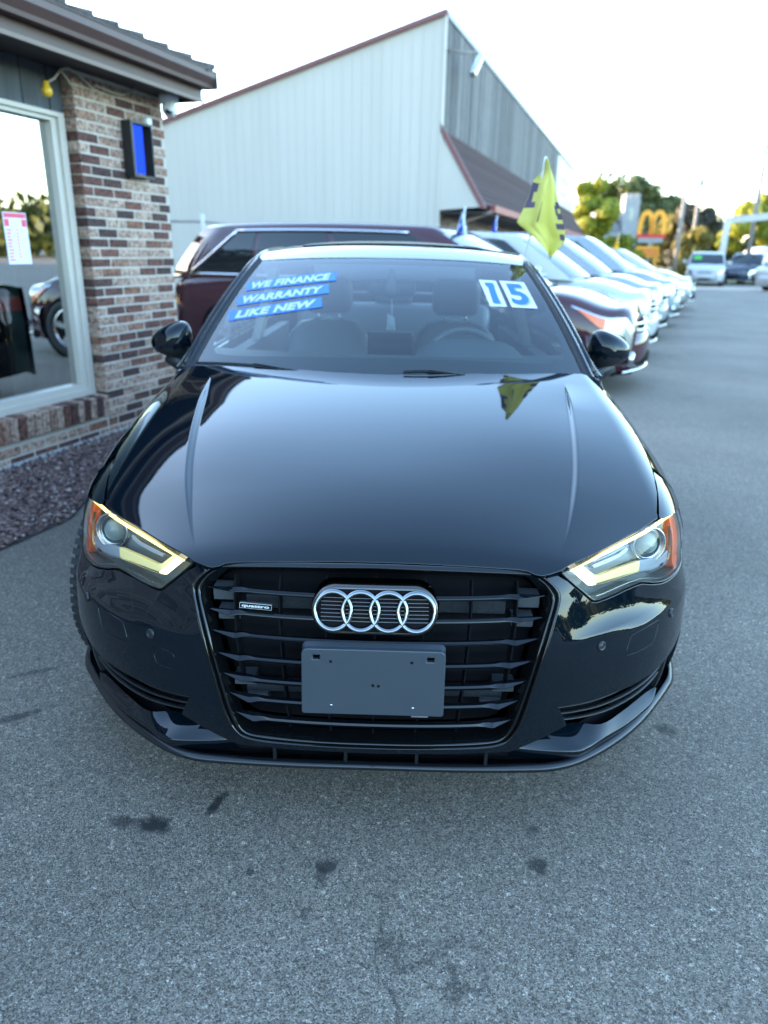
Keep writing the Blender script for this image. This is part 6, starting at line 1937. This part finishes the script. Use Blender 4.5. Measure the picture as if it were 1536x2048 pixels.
# ================================================================== STICKERS ON THE WINDSCREEN
def quad_map(Q, o):
    """bilinear patch of windscreen coordinates: Q = tl, tr, br, bl"""
    Q = np.array(Q)
    S_ = off(G, o)
    def f(s, t):
        p = (Q[3] * (1 - s) + Q[2] * s) * (1 - t) + (Q[0] * (1 - s) + Q[1] * s) * t
        return tuple(S_(p[0], p[1]))
    return f
def sticker(name, word, Q, label, digits=False):
    f = quad_map(Q, .0022)
    rows = [[f(i / 16, j / 3) for i in range(17)] for j in range(4)]
    base = loft(name, rows, 'white_card' if digits else 'blue_vinyl')
    tag(base, label, 'sticker', 'year digit cards on the windscreen' if digits else 'slogan strips on the windscreen')
    f2 = quad_map(Q, .0030); f3 = quad_map(Q, .0026)
    if word == '1':
        tv = np.array([(.10, .83), (.10, .98), (.22, 1.0), (.98, 1.0), (.86, 0), (.10, 0), (.26, .74)]); tf = [(0, 1, 2), (0, 2, 6), (2, 3, 6), (3, 4, 6), (4, 5, 6)]
    else: tv, tf = text_geo(word, 1.0, .035 if digits else .055, 0.0 if digits else .32, 1.0 if digits else 1.06)
    sc = tv.max(0)
    if digits:
        tv2 = tv / sc * np.array([.56 if word == '1' else .70, .80]) + np.array([.20 if word == '1' else .13, .10])
        sh = tv2 + np.array([.07, -.035])
        mesh('digit_edge', [f3(*p) for p in sh], tf, 'blue_shadow', base)
        mesh('digit', [f2(*p) for p in tv2], tf, 'blue_digit', base)
    else:
        tv2 = tv / sc * np.array([.88, .74]) + np.array([.065, .13])
        mesh('lettering', [f2(*p) for p in tv2], tf, 'pale_vinyl', base)
    return base
sticker('slogan_sticker', 'WE FINANCE', [(-.9397, .7224), (-.3668, .8241), (-.3479, .7261), (-.9018, .6292)], 'blue windscreen strip reading WE FINANCE, top of the three')
sticker('slogan_sticker', 'WARRANTY', [(-.9346, .5755), (-.3862, .6888), (-.3667, .5997), (-.8988, .4858)], 'blue windscreen strip reading WARRANTY, middle of the three')
sticker('slogan_sticker', 'LIKE NEW', [(-.9285, .4341), (-.4052, .5591), (-.3836, .4737), (-.8956, .3499)], 'blue windscreen strip reading LIKE NEW, bottom of the three')
sticker('digit_sticker', '1', [(.5685, .7735), (.6816, .7735), (.6818, .5170), (.5800, .5170)], 'white card with a blue figure 1, left of the other year card', True)
sticker('digit_sticker', '5', [(.706, .7775), (.8728, .7775), (.869, .5145), (.7099, .5145)], 'white card with a blue figure 5, nearest the right windscreen pillar', True)

# ================================================================== YELLOW FLAG ON THE ROOF EDGE
yf = thing('flag', (.63, 2.3, 1.33), 'large drooping yellow flag with purple lettering clipped to the black sedan', 'flag')
tube('stick', [(.628, 2.3, 1.30), (.655, 2.3, 1.47), (.692, 2.3, 1.78)], .0055, 'white_plastic', yf, 8)
bevel_box('window_clip', (.03, .05, .05), 'white_plastic', yf, .006, (.622, 2.3, 1.30))
LFT = [(.690, 1.771), (.676, 1.712), (.643, 1.676), (.624, 1.598), (.600, 1.54), (.579, 1.494), (.654, 1.440), (.705, 1.395), (.754, 1.341)]
RGT = [(.694, 1.771), (.736, 1.696), (.756, 1.64), (.766, 1.601), (.785, 1.54), (.805, 1.483), (.822, 1.423), (.790, 1.382), (.756, 1.341)]
Lf = nspline(np.linspace(0, 1, 9), [p[0] for p in LFT]); Lz = nspline(np.linspace(0, 1, 9), [p[1] for p in LFT])
Rf = nspline(np.linspace(0, 1, 9), [p[0] for p in RGT]); Rz_ = nspline(np.linspace(0, 1, 9), [p[1] for p in RGT])
def FP(u, v, o=0.0):
    l = np.array([float(np.interp(v, np.linspace(0, 1, 9), [p[0] for p in LFT])), float(np.interp(v, np.linspace(0, 1, 9), [p[1] for p in LFT]))])
    r = np.array([float(np.interp(v, np.linspace(0, 1, 9), [p[0] for p in RGT])), float(np.interp(v, np.linspace(0, 1, 9), [p[1] for p in RGT]))])
    p = l * (1 - u) + r * u
    amp = .05 * math.sin(math.pi * min(1, v * 1.1))
    y = 2.285 - .55 * amp * (math.exp(-((u - .38) / .10) ** 2) * 1.0 + .55 * math.exp(-((u - .78) / .13) ** 2)) + .02 * math.sin(7 * u + 5 * v) + .05 * u * v
    return (p[0], y - o, p[1])
cloth('cloth', FP, 'cloth_yellow', yf, 30, 34)
def fpatch(u0, u1, v0, v1, k=0.0):
    n = 6; mb = MB()
    rows = [[FP(u0 + (u1 - u0) * i / n + k * j / n, v0 + (v1 - v0) * j / n, .0035) for i in range(n + 1)] for j in range(n + 1)]
    v, f = loft_geo(rows); mb.add(v, f); mb.build('flag_print', 'cloth_print', yf)
for (u0, u1, v0, v1, k) in ((.0, .30, .255, .32, 0), (.0, .14, .32, .40, 0), (.0, .26, .40, .455, 0), (.42, .46, .40, .60, -.04), (.45, .50, .36, .41, 0), (.44, .49, .59, .63, 0), (.90, 1.0, .40, .46, 0), (.86, .92, .43, .52, .02), (.90, 1.0, .50, .56, 0), (.84, 1.0, .60, .655, 0), (.86, .98, .70, .76, -.03)):
    fpatch(u0, u1, v0, v1, k)
